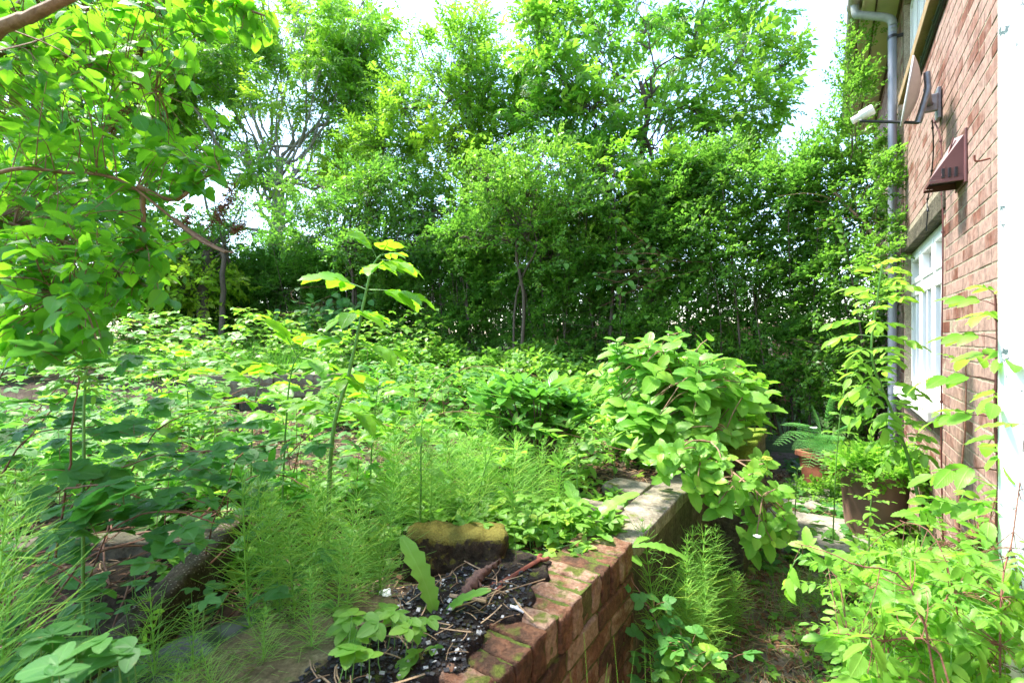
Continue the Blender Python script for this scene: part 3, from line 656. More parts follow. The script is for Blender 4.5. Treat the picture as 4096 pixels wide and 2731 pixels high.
# ------------------------------------------------------------------ small things on and near the wall
sp_ = P(1985, 2290, 1.62)
wr = thing('spanner', H(-.86, 1.45, ZT+.004), 'rusty open ended spanner lying on the inner edge of the brick wall', 'spanner')
s0 = P(1990, 2345, 1.50); s1 = P(2165, 2265, 1.66); s0[2] = ZT+.012; s1[2] = ZT+.022
dv = unit(s1-s0); sv = unit(np.cross(dv, [0, 0, 1.]))
build('shaft', cat([tube(path([s0, (s0+s1)/2, s1], 10), .0075, 6)]), M_rust, wr)
for e, sg in ((s0, -1), (s1, 1)):
    c = e+dv*sg*.012; pts = [c+.017*(math.cos(A)*dv*sg+math.sin(A)*sv) for A in np.linspace(math.radians(50), math.radians(310), 12)]
    build('jaw', tube(pts, np.linspace(.006, .006, 12)*np.array([.6]+[1.15]*10+[.6]), 6), M_rust, wr)
l0 = P(1840, 2400, 1.40); l1 = P(2000, 2270, 1.60); l0[2] = .792; l1[2] = .812
lg = tube(path([l0, l0*.7+l1*.3+np.array([0, 0, .02]), l0*.35+l1*.65+np.array([0, 0, .012]), l1], 26, .006, rb), (np.concatenate([np.linspace(.006, .018, 8), np.linspace(.018, .004, 18)])*(1+.35*np.sin(np.arange(26)*1.9))), 11, caps=True)
lg.V += np.random.RandomState(2).randn(*lg.V.shape)*.0028
tag(build('rotten_branch', lg, M_rot, loc=l0), 'dark rotten splintered branch lying in front of the mossy block', 'branch')
for (u1, v1, y1, u2, v2, y2, r, mat, lb) in [(1800, 2395, 1.42, 1945, 2420, 1.39, .006, M_straw, 'thick pale hollow stalk lying across the charred litter'),
        (2040, 2435, 1.36, 2095, 2440, 1.355, .0045, M_white, 'short white paper stick lying on the brick edge'),
        (1800, 2440, 1.34, 2180, 2330, 1.54, .0018, M_straw, 'thin dry straw resting from the litter onto the bricks')]:
    p0 = P(u1, v1, y1); p1 = P(u2, v2, y2); p0[2] = max(ZT+.010, float(burnt(p0[0], p0[1]))+.012); p1[2] = max(ZT+.012, float(burnt(p1[0], p1[1]))+.010)
    tag(build('dry_stalk' if mat is not M_white else 'paper_stick', tube([p0, (p0+p1)/2+np.array([0, 0, .002]), p1], r, 7, caps=True), mat, loc=p0), lb, 'stalk' if mat is not M_white else 'stick')
def scatter(n, fa, rs): return fa(n, rs)
def bits(n, x0, x1, y0, y1, s0, s1, zf, rs, lift=.004):
    x = x0+(x1-x0)*rs.rand(n); y = y0+(y1-y0)*rs.rand(n)
    z = zf(x, y)+lift
    s = s0+(s1-s0)*rs.rand(n)**2
    T = boxg(1, .8, .22, (1, 1, 1), .05)
    d = np.stack([rs.randn(n), rs.randn(n), rs.randn(n)*.2], 1); up = np.stack([rs.randn(n)*.35, rs.randn(n)*.35, np.ones(n)], 1)
    return inst(T, np.stack([x, y, z], 1), d, up, s, rs.rand(n))
rl = np.random.RandomState(8)
flat = lambda x, y: np.maximum(gz(x, y), burnt(x, y))
tag(build('burnt_soil', grid(-1.15, -.70, 90, .35, 1.65, 180, burnt), stonemat('burnt_earth', (.012, .010, .009), (.035, .026, .02), (.075, .055, .04), 26, (.10, .12, .02), .12, rough=1, bump=1), loc=H(-.9, 1.1, .77)), 'dark burnt soil heaped against and over the inner brick edge', 'soil', kind='stuff')
tag(build('charred_debris', bits(2600, -.48, .06, .95, 1.62, .003, .014, flat, rl, .003), M_char, loc=(0, 1.3, .7), smooth=False), 'black charred bits spread over the burnt patch behind the brick edge', 'debris', kind='stuff')
tag(build('broken_tile_bits', bits(230, -.44, .03, 1.0, 1.60, .003, .015, flat, rl, .010), M_litter, loc=(0, 1.3, .7), smooth=False), 'pale broken glass and tile bits in the burnt patch', 'debris', kind='stuff')
T_s = tube(path([[0, -.5, 0], [.06, 0, .04], [-.03, .5, 0]], 5), .022, 3)
n_ = 160; x = -.46+.5*rl.rand(n_); y = 1.0+.6*rl.rand(n_); A = rl.rand(n_)*6.28
tag(build('dry_twigs', inst(T_s, np.stack([x, y, flat(x, y)+.008+.01*rl.rand(n_)], 1), np.stack([np.cos(A), np.sin(A), .12*rl.randn(n_)], 1), [0, 0, 1.], .03+.09*rl.rand(n_)**2, rl.rand(n_)), M_straw, loc=(-.2, 1.3, .78)), 'thin dry twigs lying over the burnt patch', 'twigs', kind='stuff')
# white scraps, each on its own
for (u, v, y, s_, lb) in [(1545, 2340, 1.55, .05, 'largest white scrap among the charcoal at the left of the mossy block'), (3255, 1925, 4.95, .06, 'white plastic scrap on the path near the terracotta pot'), (3030, 2690, 2.25, .03, 'white scrap on the path at the bottom edge')]:
    p = P(u, v, y); p[2] = float(flat(p[0], p[1]))+.012
    g = boxg(1, .7, .25, (6, 5, 2), .1, .12, 3, u); tag(build('plastic_scrap', inst(g, p[None], [[1, .4, .1]], [[.2, .1, 1]], s_), M_white, loc=p), lb, 'scrap')
# twigs and dry leaf litter
def litter(n, fa, rs, ls=(.03, .12), r=.0012, mat_r=(0, 1)):
    x, y = fa(n); z = gz(x, y)
    gs = []
    T = tube(path([[0, -.5, 0], [.05, 0, .03], [-.02, .5, 0]], 5), .02, 3)
    T2 = leaf(2, .5, .5, .6, .4, .2)
    k = n//2
    A = rs.rand(n)*6.28; d = np.stack([np.cos(A), np.sin(A), rs.randn(n)*.12], 1); L_ = ls[0]+(ls[1]-ls[0])*rs.rand(n)**1.5
    pos = np.stack([x, y, z+.006+.02*rs.rand(n)**2], 1)
    g1 = inst(T, pos[:k], d[:k], [0, 0, 1.], L_[:k], rs.rand(k))
    up = np.stack([rs.randn(n)*.4, rs.randn(n)*.4, np.ones(n)], 1)
    g2 = inst(T2, pos[k:], d[k:], up[k:], .02+.03*rs.rand(n-k), rs.rand(n-k)); g2.M[:] = 1
    return cat([g1, g2])
def on_path(n, rs=rl):
    a = -.60+1.18*rs.rand(n); s = 1.2+5.2*rs.rand(n)**1.2; p = NX[None]*a[:, None]+WX[None]*s[:, None]; return p[:, 0], p[:, 1]
def on_bed(n, rs=rl):
    a = -.86-4.6*rs.rand(n)**1.3; s = -.3+5.5*rs.rand(n); p = NX[None]*a[:, None]+WX[None]*s[:, None]; return p[:, 0], p[:, 1]
tag(build('leaf_litter', litter(12000, on_path, rl), [M_straw, M_dead], loc=H(0, 3, 0)), 'dry twigs and brown leaves strewn along the earth path', 'leaf litter', kind='stuff')
tag(build('twig_litter', litter(15000, on_bed, rl), [M_straw, M_dead], loc=H(-2, 3, .7)), 'dead twigs and leaves lying on the raised bed', 'leaf litter', kind='stuff')
# ------------------------------------------------------------------ trees and hedge
def limb_set(rs, root, targets, r0, r1=.01, sag=.15, n=10, wob=.05, sides=6):
    gs = []; paths = []
    for t in targets:
        L_ = np.linalg.norm(t-root); mid = root*.55+t*.45+np.array([0, 0, sag*L_*.3])+rs.randn(3)*wob*L_*.5
        q = path([root, mid, t], n, wob*L_*.25, rs); gs.append(tube(q, np.linspace(r0, r1, n), sides)); paths.append(q)
    return gs, paths
def tree(name, label, base, trunk, r, clumps, sprays, leafm, bark, rs, stems=1, density=90, ssc=(.8, 1.3), group=None, forkr=.6, bias=(0, 0, .25), rb=0., flat=.5):
    """trunk polyline; clumps = (centre, radii, weight). limbs run to the clumps, twigs and leaf sprays fill them"""
    t = thing(name, base, label, 'tree', group)
    tr = []; tops = []
    for k in range(stems):
        pts = [np.asarray(p)+ (rs.randn(3)*.06*np.array([1, 1, 0])*(i+1) if k else 0) for i, p in enumerate(trunk)]
        q = path(pts, 14, .05, rs); rk = r*(1 if k == 0 else .65); tr.append(tube(q, np.linspace(rk, rk*forkr, 14), 9)); tops.append(q)
    fol = []
    for c, rad, wgt in clumps:
        c = np.asarray(c, float); rad = np.asarray(rad, float)
        q = tops[rs.randint(len(tops))]; i = rs.randint(7, 14); root = q[i]
        L_ = np.linalg.norm(c-root); mid = root*.5+c*.5+np.array([0, 0, -.08*L_])+rs.randn(3)*.06*L_
        main = path([root, root*.72+c*.28+np.array([0, 0, -.10*L_])+rs.randn(3)*.05*L_, mid, c, c+unit(c-root)*rad.mean()*.6+[0, 0, rad[2]*.2]], 14, .09*L_, rs)
        tr.append(tube(main, np.linspace(r*.26, .007, 14), 6))
        n = int(density*wgt*rad.prod()**.667*2.2)
        nsub = max(6, int(26*wgt)); uu = unit(rs.randn(nsub, 3)); rr = rs.rand(nsub)**.42
        sub_c = c+uu*rr[:, None]*rad*1.08; w_ = rs.randint(0, nsub, n)
        pos = sub_c[w_]+rs.randn(n, 3)*rad.mean()*np.array([.23, .23, .13]); uu = unit(pos-c); tg = sub_c; pos[:nsub] = sub_c
        for tt in tg:
            m_ = main[rs.randint(5, 14)]; sub = path([m_, (m_+tt)/2+rs.randn(3)*.05, tt], 6, .03, rs); tr.append(tube(sub, np.linspace(.008, .003, 6), 4))
        d = uu*.8+rs.randn(n, 3)*.5+np.array(bias)
        up = np.tile([0, 0, 1.], (n, 1))+rs.randn(n, 3)*flat+uu*.3
        fol.append(inst_multi(sprays, pos, d, up, ssc[0]+(ssc[1]-ssc[0])*rs.rand(n), rb+rs.rand(n)*.6+.28*rs.randn(), rs))
    build('trunk', cat(tr), bark, t)
    f = cat(fol); build('crown', f, [leafm, bark], t)
    return t
def CL(u, v, Y, ru, rv, rd=None, w=1.):
    """crown clump seen at photo pixel u,v at depth Y"""
    return (P(u, v, Y), (ru/FPX*Y, (rd if rd else ru/FPX*Y), rv/FPX*Y), w)
rt1 = np.random.RandomState(31)
# grey-limbed ash at the left
Y = 10.5
b = P(1120, 1300, Y); b[2] = 1.1
lim = [CL(u, v, Y+dy, ru, rv, None, w) for u, v, dy, ru, rv, w in [
    (640, 250, -.6, 170, 150, .8), (820, 120, .2, 160, 130, .6), (1010, 60, .6, 150, 120, .5), (1220, 70, .2, 150, 110, .55), (1400, 120, -.5, 130, 130, .9), (1380, 330, 0, 120, 120, .6),
    (600, 480, 0, 150, 130, .9), (780, 380, .5, 140, 110, .55), (930, 300, -.4, 110, 90, .5), (1090, 230, .4, 120, 90, .45), (1270, 480, .4, 110, 90, .35), (1440, 520, 0, 100, 110, .7), (720, 640, 0, 140, 90, .8),
    (950, 560, .3, 90, 70, .4), (1400, 690, .2, 130, 80, .8), (1500, 300, .2, 90, 160, .8), (500, 130, 0, 150, 120, .8), (1120, 420, -.7, 130, 110, .28), (1280, 300, -.6, 110, 90, .3), (980, 330, -.6, 110, 90, .25), (860, 220, -.8, 110, 90, .3), (1020, 690, -1., 130, 60, .4), (1180, 160, -.8, 110, 60, .15)]]
t = tree('ash_tree', 'tall ash tree with pale grey limbs fanning out behind the hedge at the left', b,
     [b, P(1110, 1050, Y), P(1112, 850, Y), P(1108, 720, Y)], .15, lim, SP_ashfar, M_ash, M_bark, rt1, 1, 540, (.9, 1.3), bias=(0, 0, -.1), forkr=.8)
fork = P(1108, 720, Y); ls = []
for (u, v, dy) in [(560, 180, -.5), (820, 120, .3), (1090, 30, 0), (1130, 160, .4), (1260, 60, .2), (1430, 230, -.3), (780, 420, 0), (1300, 380, .4), (1010, 80, -.4), (1450, 480, .2)]:
    tg = P(u, v, Y+dy); e = fork+(tg-fork)*.25+np.array([0, 0, .0]); 
    q = path([fork, fork+(tg-fork)*np.array([.35, .35, .18]), fork+(tg-fork)*np.array([.7, .7, .55]), tg], 16, .30, rt1); ls.append(tube(q, np.linspace(.038, .006, 16), 7))
build('limb', cat(ls), M_bark, t)
# middle tall bushy tree
Y = 9.0
b = P(1850, 1300, Y); b[2] = 1.1
tree('hawthorn_tree', 'tall bushy tree with an uneven top in the middle of the hedge', b, [b, P(1845, 900, Y), P(1880, 600, Y), P(1870, 350, Y)], .09,
     [CL(u, v, Y+dy, ru, rv, None, w) for u, v, dy, ru, rv, w in [
     (1690, 430, -.2, 140, 150, 1.1), (1830, 250, 0, 110, 160, 1.), (1900, 120, .2, 85, 110, .7), (1660, 180, .3, 60, 110, .5), (1960, 350, -.3, 130, 150, 1.1), (1570, 600, 0, 150, 130, 1.1), (1780, 620, -.4, 130, 130, 1.), (1980, 600, -.2, 140, 140, 1.2),
     (1560, 800, -.3, 150, 100, 1.2), (2050, 780, -.6, 140, 110, 1.2), (1570, 380, .3, 70, 110, .6), (1950, 900, -.5, 150, 110, 1.1), (2080, 500, -.3, 110, 130, 1.1)]],
     SP_hedge+SP_ashfar[:2], M_ash, M_barkd, rt1, 2, 280, (1., 1.6), rb=.05)
# elder, in flower, at the right of centre
Y = 8.0
b = P(2590, 1300, Y); b[2] = 1.0
t = tree('elder_tree', 'pale green elder tree in flower with dark forked stems right of centre', b, [b, P(2570, 950, Y), P(2555, 700, Y), P(2580, 480, Y), P(2560, 330, Y)], .060,
     [CL(u, v, Y+dy, ru, rv, None, w) for u, v, dy, ru, rv, w in [
     (2180, 120, 0, 130, 110, .9), (2330, 40, .3, 150, 90, .8), (2550, 50, 0, 170, 100, .65), (2780, 40, .2, 170, 100, .7), (3010, 60, .3, 150, 90, .8), (3130, 200, .2, 110, 90, .8), (2920, 240, -.2, 150, 110, .75),
     (2700, 230, .4, 130, 90, .4), (2440, 210, 0, 130, 90, .6), (2230, 300, -.3, 130, 110, 1.), (2380, 430, -.4, 150, 110, .9), (2200, 500, -.2, 130, 110, 1.), (2740, 450, .0, 140, 110, .7), (2950, 430, -.3, 160, 120, 1.),
     (3110, 330, 0, 80, 80, .6), (2480, 600, -.3, 120, 90, .8), (2900, 590, -.3, 160, 90, 1.), (2300, 640, -.4, 140, 110, 1.), (2130, 210, 0, 80, 120, .9)]],
     SP_elderfar+SP_hedge[:2], M_elder, M_barkd, rt1, 3, 290, (.9, 1.5), rb=.1)
uu = []
for k in range(44):
    u_, v_ = (2080+rt1.rand()*420, 60+rt1.rand()*560) if k < 26 else (2450+rt1.rand()*650, 20+rt1.rand()*480)
    uu.append(P(u_, v_, Y-.9+.9*rt1.rand()))
fl = []
fT = G([(-.5, -.5, 0), (.5, -.5, 0), (.5, .5, .1), (-.5, .5, 0)], [(0, 1, 2, 3)])
for c in uu:
    n = 60; A = rt1.rand(n)*6.28; r_ = .085*np.sqrt(rt1.rand(n)); p = c+np.stack([r_*np.cos(A), r_*np.sin(A), .02*np.cos(r_*20)+.006*rt1.randn(n)+r_*.25], 1)
    fl.append(inst(fT, p, rt1.randn(n, 3), [0, 0, 1.], .012, rt1.rand(n)))
build('flower_heads', cat(fl), M_white_fl, t)
# looser shrubs bulging out of the hedge line
for (nm, u0, Y, cl, lb, m_, sp_) in [('hazel_tree', 2080, 6.9, [(1960, 740, 150, 110), (2150, 700, 140, 120), (2060, 880, 170, 100), (2280, 820, 140, 110), (1900, 960, 140, 90), (2180, 1010, 150, 90)], 'loose grey green shrub tree bulging from the hedge in the middle', M_hedge, SP_hedge),
                                ('maple_tree', 2450, 6.7, [(2420, 700, 140, 90), (2600, 760, 150, 80), (2500, 880, 140, 90), (2800, 700, 150, 80), (2700, 900, 140, 80)], 'broad leaved shrub tree under the elder stems', M_ash, SP_elderfar[:2]+SP_hedge[:2]),
                                ('hawthorn_tree', 1400, 8.2, [(1300, 820, 160, 90), (1480, 760, 150, 90), (1400, 960, 150, 90), (1600, 980, 150, 90), (1200, 940, 140, 90), (1720, 860, 120, 90)], 'bushy small tree bulging from the hedge behind the ash sapling', M_hedge, SP_hedge)]:
    b = P(u0, 1330, Y); b[2] = 1.0
    tree(nm, lb, b, [b, P(u0+10, 1150, Y), P(u0-10, 980, Y), P(u0+10, 820, Y)], .028, [CL(u, v, Y+rt1.randn()*.25, ru, rv, None, 1.) for u, v, ru, rv in cl], sp_, m_, M_barkd, rt1, 2, 240, (1., 1.6), rb=.05)
# trees far left, behind the lilac
for (u0, Y, cl, lb, m_) in [(330, 9.0, [(120, 150, 150, 170), (330, 300, 170, 160), (150, 480, 170, 150), (380, 620, 170, 140), (120, 780, 190, 150), (420, 880, 170, 110), (60, 1000, 170, 130), (640, 900, 120, 100)], 'leafy bright green tree at the far left behind the lilac', M_elder),
                            (820, 8.6, [(640, 1010, 120, 100), (820, 1000, 120, 90), (540, 1130, 150, 90), (760, 1140, 140, 90), (360, 1150, 150, 110)], 'rounded light green shrub tree in front of the hedge at the left', M_ash)]:
    b = P(u0, 1350, Y); b[2] = 1.1
    tree('sycamore_tree' if Y > 8.8 else 'hazel_tree', lb, b, [b, P(u0, 1150, Y), P(u0+20, 950, Y), P(u0-10, 800 if Y > 8.8 else 1050, Y)], .07, [CL(u, v, Y+rt1.randn()*.3, ru, rv, None, 1.) for u, v, ru, rv in cl],
         SP_elderfar+SP_hedge[:2], m_, M_barkd, rt1, 2, 300, (1., 1.6), rb=.1)
# slim pole-like trunk standing clear in front of the dark hedge at the left
b = P(890, 1330, 8.2); b[2] = 1.05
tree('young_tree', 'slim straight trunked young tree standing in front of the dark hedge', b, [b, P(893, 1150, 8.2), P(890, 1000, 8.2)], .055, [CL(880, 930, 8.2, 110, 70, None, .8), CL(960, 850, 8.3, 100, 70, None, .7)], SP_hedge, M_hedge, M_barkd, rt1, 1, 260)

# hedge: runs across the end of the garden
rh = np.random.RandomState(77)
HP = np.array([[3.95, 5.15], [3.6, 5.75], [2.9, 6.2], [1.4, 6.9], [-.4, 7.9], [-2.6, 8.9], [-5.2, 9.9], [-8.5, 10.6]])
HT = np.array([3.2, 3.7, 4.0, 3.5, 3.3, 3.2, 3.1, 3.1]); 
cum = np.concatenate([[0], np.cumsum(np.linalg.norm(np.diff(HP, axis=0), axis=1))])
def hpt(t): return np.stack([np.interp(t, cum, HP[:, 0]), np.interp(t, cum, HP[:, 1])], -1)
def hnorm(t):
    q = hpt(t+.05)-hpt(t-.05); q = q/np.linalg.norm(q, axis=-1, keepdims=True); n_ = np.stack([-q[..., 1], q[..., 0]], -1); return np.where(n_[..., 1:2] > 0, -n_, n_)
hg = thing('privet_hedge', (1.4, 6.9, .9), 'tall overgrown privet hedge with dark stems running across the back of the garden', 'hedge')
n = 21000
tt = rh.rand(n)*(cum[-1]); top = np.interp(tt, cum, HT)+.42*lump(tt*1.9, tt*.7)+.25*lump(tt*5.3, tt)
gb = np.where(tt < 1.6, .0, .95); gb = np.interp(tt, [0, 1.5, 2.8], [.0, .5, .95])
fr = rh.rand(n)**.85
zz = gb+.25+fr*(top-gb-.2)
keep = rh.rand(n) < np.interp((zz-gb), [.1, .6, 1.1], [.55, .85, 1.])
tt, zz, fr, top = tt[keep], zz[keep], fr[keep], top[keep]; n = len(tt)
bul = .30*lump(tt*2.2, zz*2.4)+.16*lump(tt*6+3, zz*5)
dep = bul+.36*(rh.rand(n)**.6)-np.where(rh.rand(n) < .25, 1.1*rh.rand(n), .35*rh.rand(n))-.25*sm((zz-top+.5)/.5)
hn = hnorm(tt); xy = hpt(tt)+hn*dep[:, None]
pos = np.stack([xy[:, 0], xy[:, 1], zz], 1)
d = np.stack([hn[:, 0], hn[:, 1], np.full(n, .35)], 1)*.7+rh.randn(n, 3)*.6
up = np.stack([hn[:, 0]*.5, hn[:, 1]*.5, np.ones(n)], 1)+rh.randn(n, 3)*.35
build('foliage', inst_multi(SP_hedge, pos, d, up, .85+.75*rh.rand(n), .1+.5*rh.rand(n)+.3*lump(tt*3, zz*3), rh), [M_hedge, M_barkd], hg)
st = []
for k in range(330):
    t0 = rh.rand()*cum[-1]; q = hpt(np.array(t0)); nn = hnorm(np.array(t0)); o = rh.rand()*.7-.45
    g0 = np.interp(t0, [0, 1.5, 2.8], [.0, .5, .95]); p0 = np.array([q[0]+nn[0]*o, q[1]+nn[1]*o, g0]); h_ = 1.4+1.6*rh.rand()
    p1 = p0+np.array([rh.randn()*.22, rh.randn()*.15, h_]); st.append(tube(path([p0, (p0+p1)/2+rh.randn(3)*.06, p1], 8, .03, rh), np.linspace(.008+.016*rh.rand()**2, .005, 8), 5))
    for j in range(4):
        a0 = p0+(p1-p0)*(.1+.7*rh.rand()); a1 = a0+np.array([rh.randn()*.3, rh.randn()*.22, .15+.4*rh.rand()]); st.append(tube(path([a0, (a0+a1)/2+rh.randn(3)*.03, a1], 5), np.linspace(.006, .002, 5), 4))
build('stems', cat(st), M_barkd, hg)
# leafy shoots of the hedge reaching up past the gutter, and a leaning bare bough by the downpipe
sh = []; shs = []
for (u, v, y, uu_, vv_) in [(3420, 620, 5.3, 3410, 120), (3400, 640, 5.2, 3350, 330), (3450, 620, 5.3, 3480, 160), (3380, 650, 5.4, 3300, 480), (3470, 640, 5.2, 3545, 560), (3430, 600, 5.2, 3440, 250), (3500, 700, 5.1, 3580, 620), (3480, 900, 4.75, 3570, 720), (3470, 1050, 4.7, 3585, 880), (3460, 1100, 4.7, 3560, 1010), (3450, 800, 4.8, 3550, 640), (3440, 1250, 4.7, 3540, 1150)]:
    p0 = P(u, v, y); p1 = P(uu_, vv_, y-.2); q = path([p0, (p0+p1)/2+rh.randn(3)*.06, p1], 16, .03, rh); shs.append(tube(q, np.linspace(.007, .002, 16), 4))
    m_ = 26; idx = rh.randint(5, 16, m_); ps_ = q[idx]+rh.randn(m_, 3)*.04; sh.append(inst_multi(SP_hedge, ps_, rh.randn(m_, 3)*.8+unit(p1-p0)*.8, [0, 0, 1.], .7+.4*rh.rand(m_), .3+.4*rh.rand(m_), rh))
build('top_shoots', cat(sh+[G(g_.V, g_.F, g_.UV, g_.R, g_.M+1) for g_ in shs]), [M_hedge, M_barkd], hg)
q = path([P(3640, 1120, 5.0), P(3560, 1050, 4.9), P(3470, 900, 5.0), P(3420, 860, 5.1), P(3330, 760, 5.3)], 24, .01, rh)
gs = [tube(q, np.linspace(.022, .012, 24), 7)]
for k in range(26):
    i = rh.randint(6, 24); e = q[i]+rh.randn(3)*np.array([.3, .1, .22]); gs.append(tube(path([q[i], (q[i]+e)/2+rh.randn(3)*.03, e], 6, .01, rh), np.linspace(.005, .0015, 6), 4))
tag(build('bare_bough', cat(gs), M_twig, loc=P(3640, 1120, 5.0)), 'leaning bare tan bough with broken twigs crossing in front of the grey downpipe', 'branch')
# large heart shaped leaves of a climber on the face of the hedge
L_heart_m = leaf(5, .85, .35, .75, .2, .2, 0, .15)
def climber(name, label, cu, cv, Y, ru, rv, n, s, leafm, T, rs, stemm=M_canes, down=.5):
    c = P(cu, cv, Y); t = thing(name, c, label, 'climber')
    pos = np.array([P(cu+rs.randn()*ru*.55, cv+rs.randn()*rv*.55, Y+rs.randn()*.10) for _ in range(n)])
    d = np.stack([rs.randn(n)*.6, -.4+rs.randn(n)*.3, -down+rs.randn(n)*.4], 1); up = np.stack([rs.randn(n)*.3, -.6+rs.randn(n)*.2, .9+rs.randn(n)*.2], 1)
    build('foliage', inst(T, pos, d, up, s*(.75+.5*rs.rand(n)), .2+.5*rs.rand(n)), leafm, t)
    gs = []
    for k in range(max(3, n//14)):
        sel = pos[rs.choice(n, 5)]; sel = sel[np.argsort(sel[:, 2])]; gs.append(tube(path(sel+np.array([0, .02, 0]), 18), .003, 4))
    build('stem', cat(gs), stemm, t); return t
rc = np.random.RandomState(9)
climber('bindweed', 'climber with round mid green leaves hanging on the hedge left of the hydrangea top', 2600, 1060, 6.1, 230, 150, 90, .075, M_hedge, L_heart_m, rc)
climber('bindweed', 'climber with round leaves low on the hedge at the back left', 1330, 1250, 7.6, 200, 70, 90, .12, M_bramble, L_heart_m, rc)
# neighbouring brick building seen in glints through the hedge
nb = thing('garden_wall', (6, 13, 0), 'sunlit orange brick wall glimpsed through gaps low in the hedge', 'wall')
q = []
for k in range(12): q.append(place(boxg(1.0, .22, 1.9, (2, 1, 2), .01, rv=rt.rand()), (1.5+k*1.0, 14-k*.6, 0), -.54))
build('wall_panels', cat(q), plain('orange_brick', (.42, .22, .15), .9, 0, .3, 4, .2), nb)

# ------------------------------------------------------------------ shrubs and weeds
def limbs_to(limbs, targets, rs, r=.004, sag=.06, n=7, r1=.0015, sides=4):
    allp = np.vstack(limbs); gs = []; dirs = []
    for t_ in targets:
        dd = np.linalg.norm(allp-t_, axis=1)+rs.rand(len(allp))*.06; p = allp[dd.argmin()]
        L_ = np.linalg.norm(t_-p); q = path([p, (p+t_)/2+np.array([0, 0, sag*L_])+rs.randn(3)*.06*L_, t_], n); gs.append(tube(q, np.linspace(r, r1, n), sides)); dirs.append(unit(q[-1]-q[-2]))
    return gs, np.array(dirs)
# lilac at the left
rl2 = np.random.RandomState(12)
L_lil = leaf(8, .78, .36, .8, .22, .22, 0, .10, .05)
L_lil = cat([L_lil]); lil = thing('lilac_bush', (-1.9, 1.3, .7), 'lilac bush with heart shaped leaves filling the upper left corner', 'bush')
lb = np.array([-1.75, 1.15, .75])
L_ = [path([lb, P(-500, 800, 1.25), P(-60, 180, 1.05), P(170, 60, 1.0), P(350, -40, 1.0)], 24, .01, rl2),
      path([lb, P(-400, 900, 1.4), P(0, 690, 1.35), P(250, 690, 1.4), P(480, 720, 1.45), P(700, 880, 1.5), P(870, 990, 1.5), P(935, 1010, 1.5)], 40),
      path([P(-300, 600, 1.4), P(0, 215, 1.4), P(250, 225, 1.5), P(450, 300, 1.55), P(640, 370, 1.6)], 26),
      path([P(550, 745, 1.47), P(700, 800, 1.5), P(800, 720, 1.5), P(880, 680, 1.5)], 12),
      path([P(-200, 300, 1.5), P(200, -80, 1.6), P(500, -100, 1.7), P(640, 20, 1.7), P(740, 110, 1.7), P(830, 170, 1.7)], 26),
      path([P(500, -100, 1.7), P(800, -30, 1.7), P(960, 30, 1.7), P(1080, 70, 1.7)], 16),
      path([lb, P(-200, 1000, 1.5), P(150, 930, 1.6), P(400, 1050, 1.6), P(560, 1130, 1.6)], 20),
      path([lb, P(-200, 1200, 1.3), P(100, 1150, 1.3), P(300, 1200, 1.3)], 18),
      path([P(570, 770, 1.5), P(575, 900, 1.5), P(585, 1000, 1.5)], 8),
      path([P(700, 880, 1.5), P(800, 960, 1.48), P(900, 1010, 1.45)], 8)]
gs = [tube(L_[0], np.linspace(.020, .008, 24), 8), tube(L_[1], np.linspace(.007, .0028, 40), 7)]+[tube(x, np.linspace(.009, .003, len(x)), 6) for x in L_[2:]]
tg = []
import itertools
poly = [((-60, 380), (-60, 330), 95, 1.2, 2.0), ((-60, 640), (250, 620), 150, 1.3, 2.3), ((-60, 520), (600, 950), 150, 1.3, 2.3), ((-60, 420), (880, 1420), 230, 1.1, 2.0),
        ((330, 780), (-40, 320), 95, 1.4, 2.1), ((600, 880), (540, 760), 40, 1.4, 1.7), ((440, 690), (900, 1250), 48, 1.4, 1.9), ((780, 1080), (-60, 160), 34, 1.6, 1.9), ((380, 560), (1000, 1250), 18, 1.4, 1.8), ((700, 900), (940, 1040), 4, 1.45, 1.5)]
poly += [((-1400, -80), (-900, 1100), 70, 1.2, 2.2), ((-300, 500), (-900, -60), 30, 1.2, 2.0), ((560, 1000), (-120, 120), 40, 1.6, 2.), ((0, 900), (-60, 700), 40, 1.5, 2.4)]  # first two ranges: unseen lilac canopy, added to shade the left foreground
for (ux, vx, n, y0, y1) in poly:
    for _ in range(n): tg.append(P(ux[0]+(ux[1]-ux[0])*rl2.rand(), vx[0]+(vx[1]-vx[0])*rl2.rand(), y0+(y1-y0)*rl2.rand()))
tg += [np.array([-3.0+1.0*rl2.rand(), .9+1.3*rl2.rand(), 1.75+.95*rl2.rand()]) for _ in range(110)]; tg = np.array(tg)  # more out-of-view lilac twigs, added to cast shade on the hollow
tg = tg[~((tg[:, 2] < 2.0) & (np.abs(tg[:, 0]) < .9*tg[:, 1]) & (tg[:, 0] > -1.0))]
ts, dr = limbs_to(L_, tg, rl2, .0019, .05, r1=.001)
build('branches', cat(gs+ts), M_twig, lil)
n = len(tg); pos = []; d = []; up = []; s = []
for p, dd in zip(tg, dr):
    k = rl2.randint(2, 5)
    for j in range(k):
        A = rl2.rand()*6.28; o = p-dd*j*.03
        v = dd*.35+np.array([math.cos(A), math.sin(A), 0])*.75+np.array([0, 0, -.35+.25*rl2.randn()])
        pos.append(o+rl2.randn(3)*.006); d.append(v); up.append(np.array([0, 0, 1])+rl2.randn(3)*.38+unit(v)*0); s.append(.034+.026*rl2.rand())
build('foliage', inst(L_lil, np.array(pos), np.array(d), np.array(up), np.array(s), rl2.rand(len(pos))*.8), M_lilac, lil)
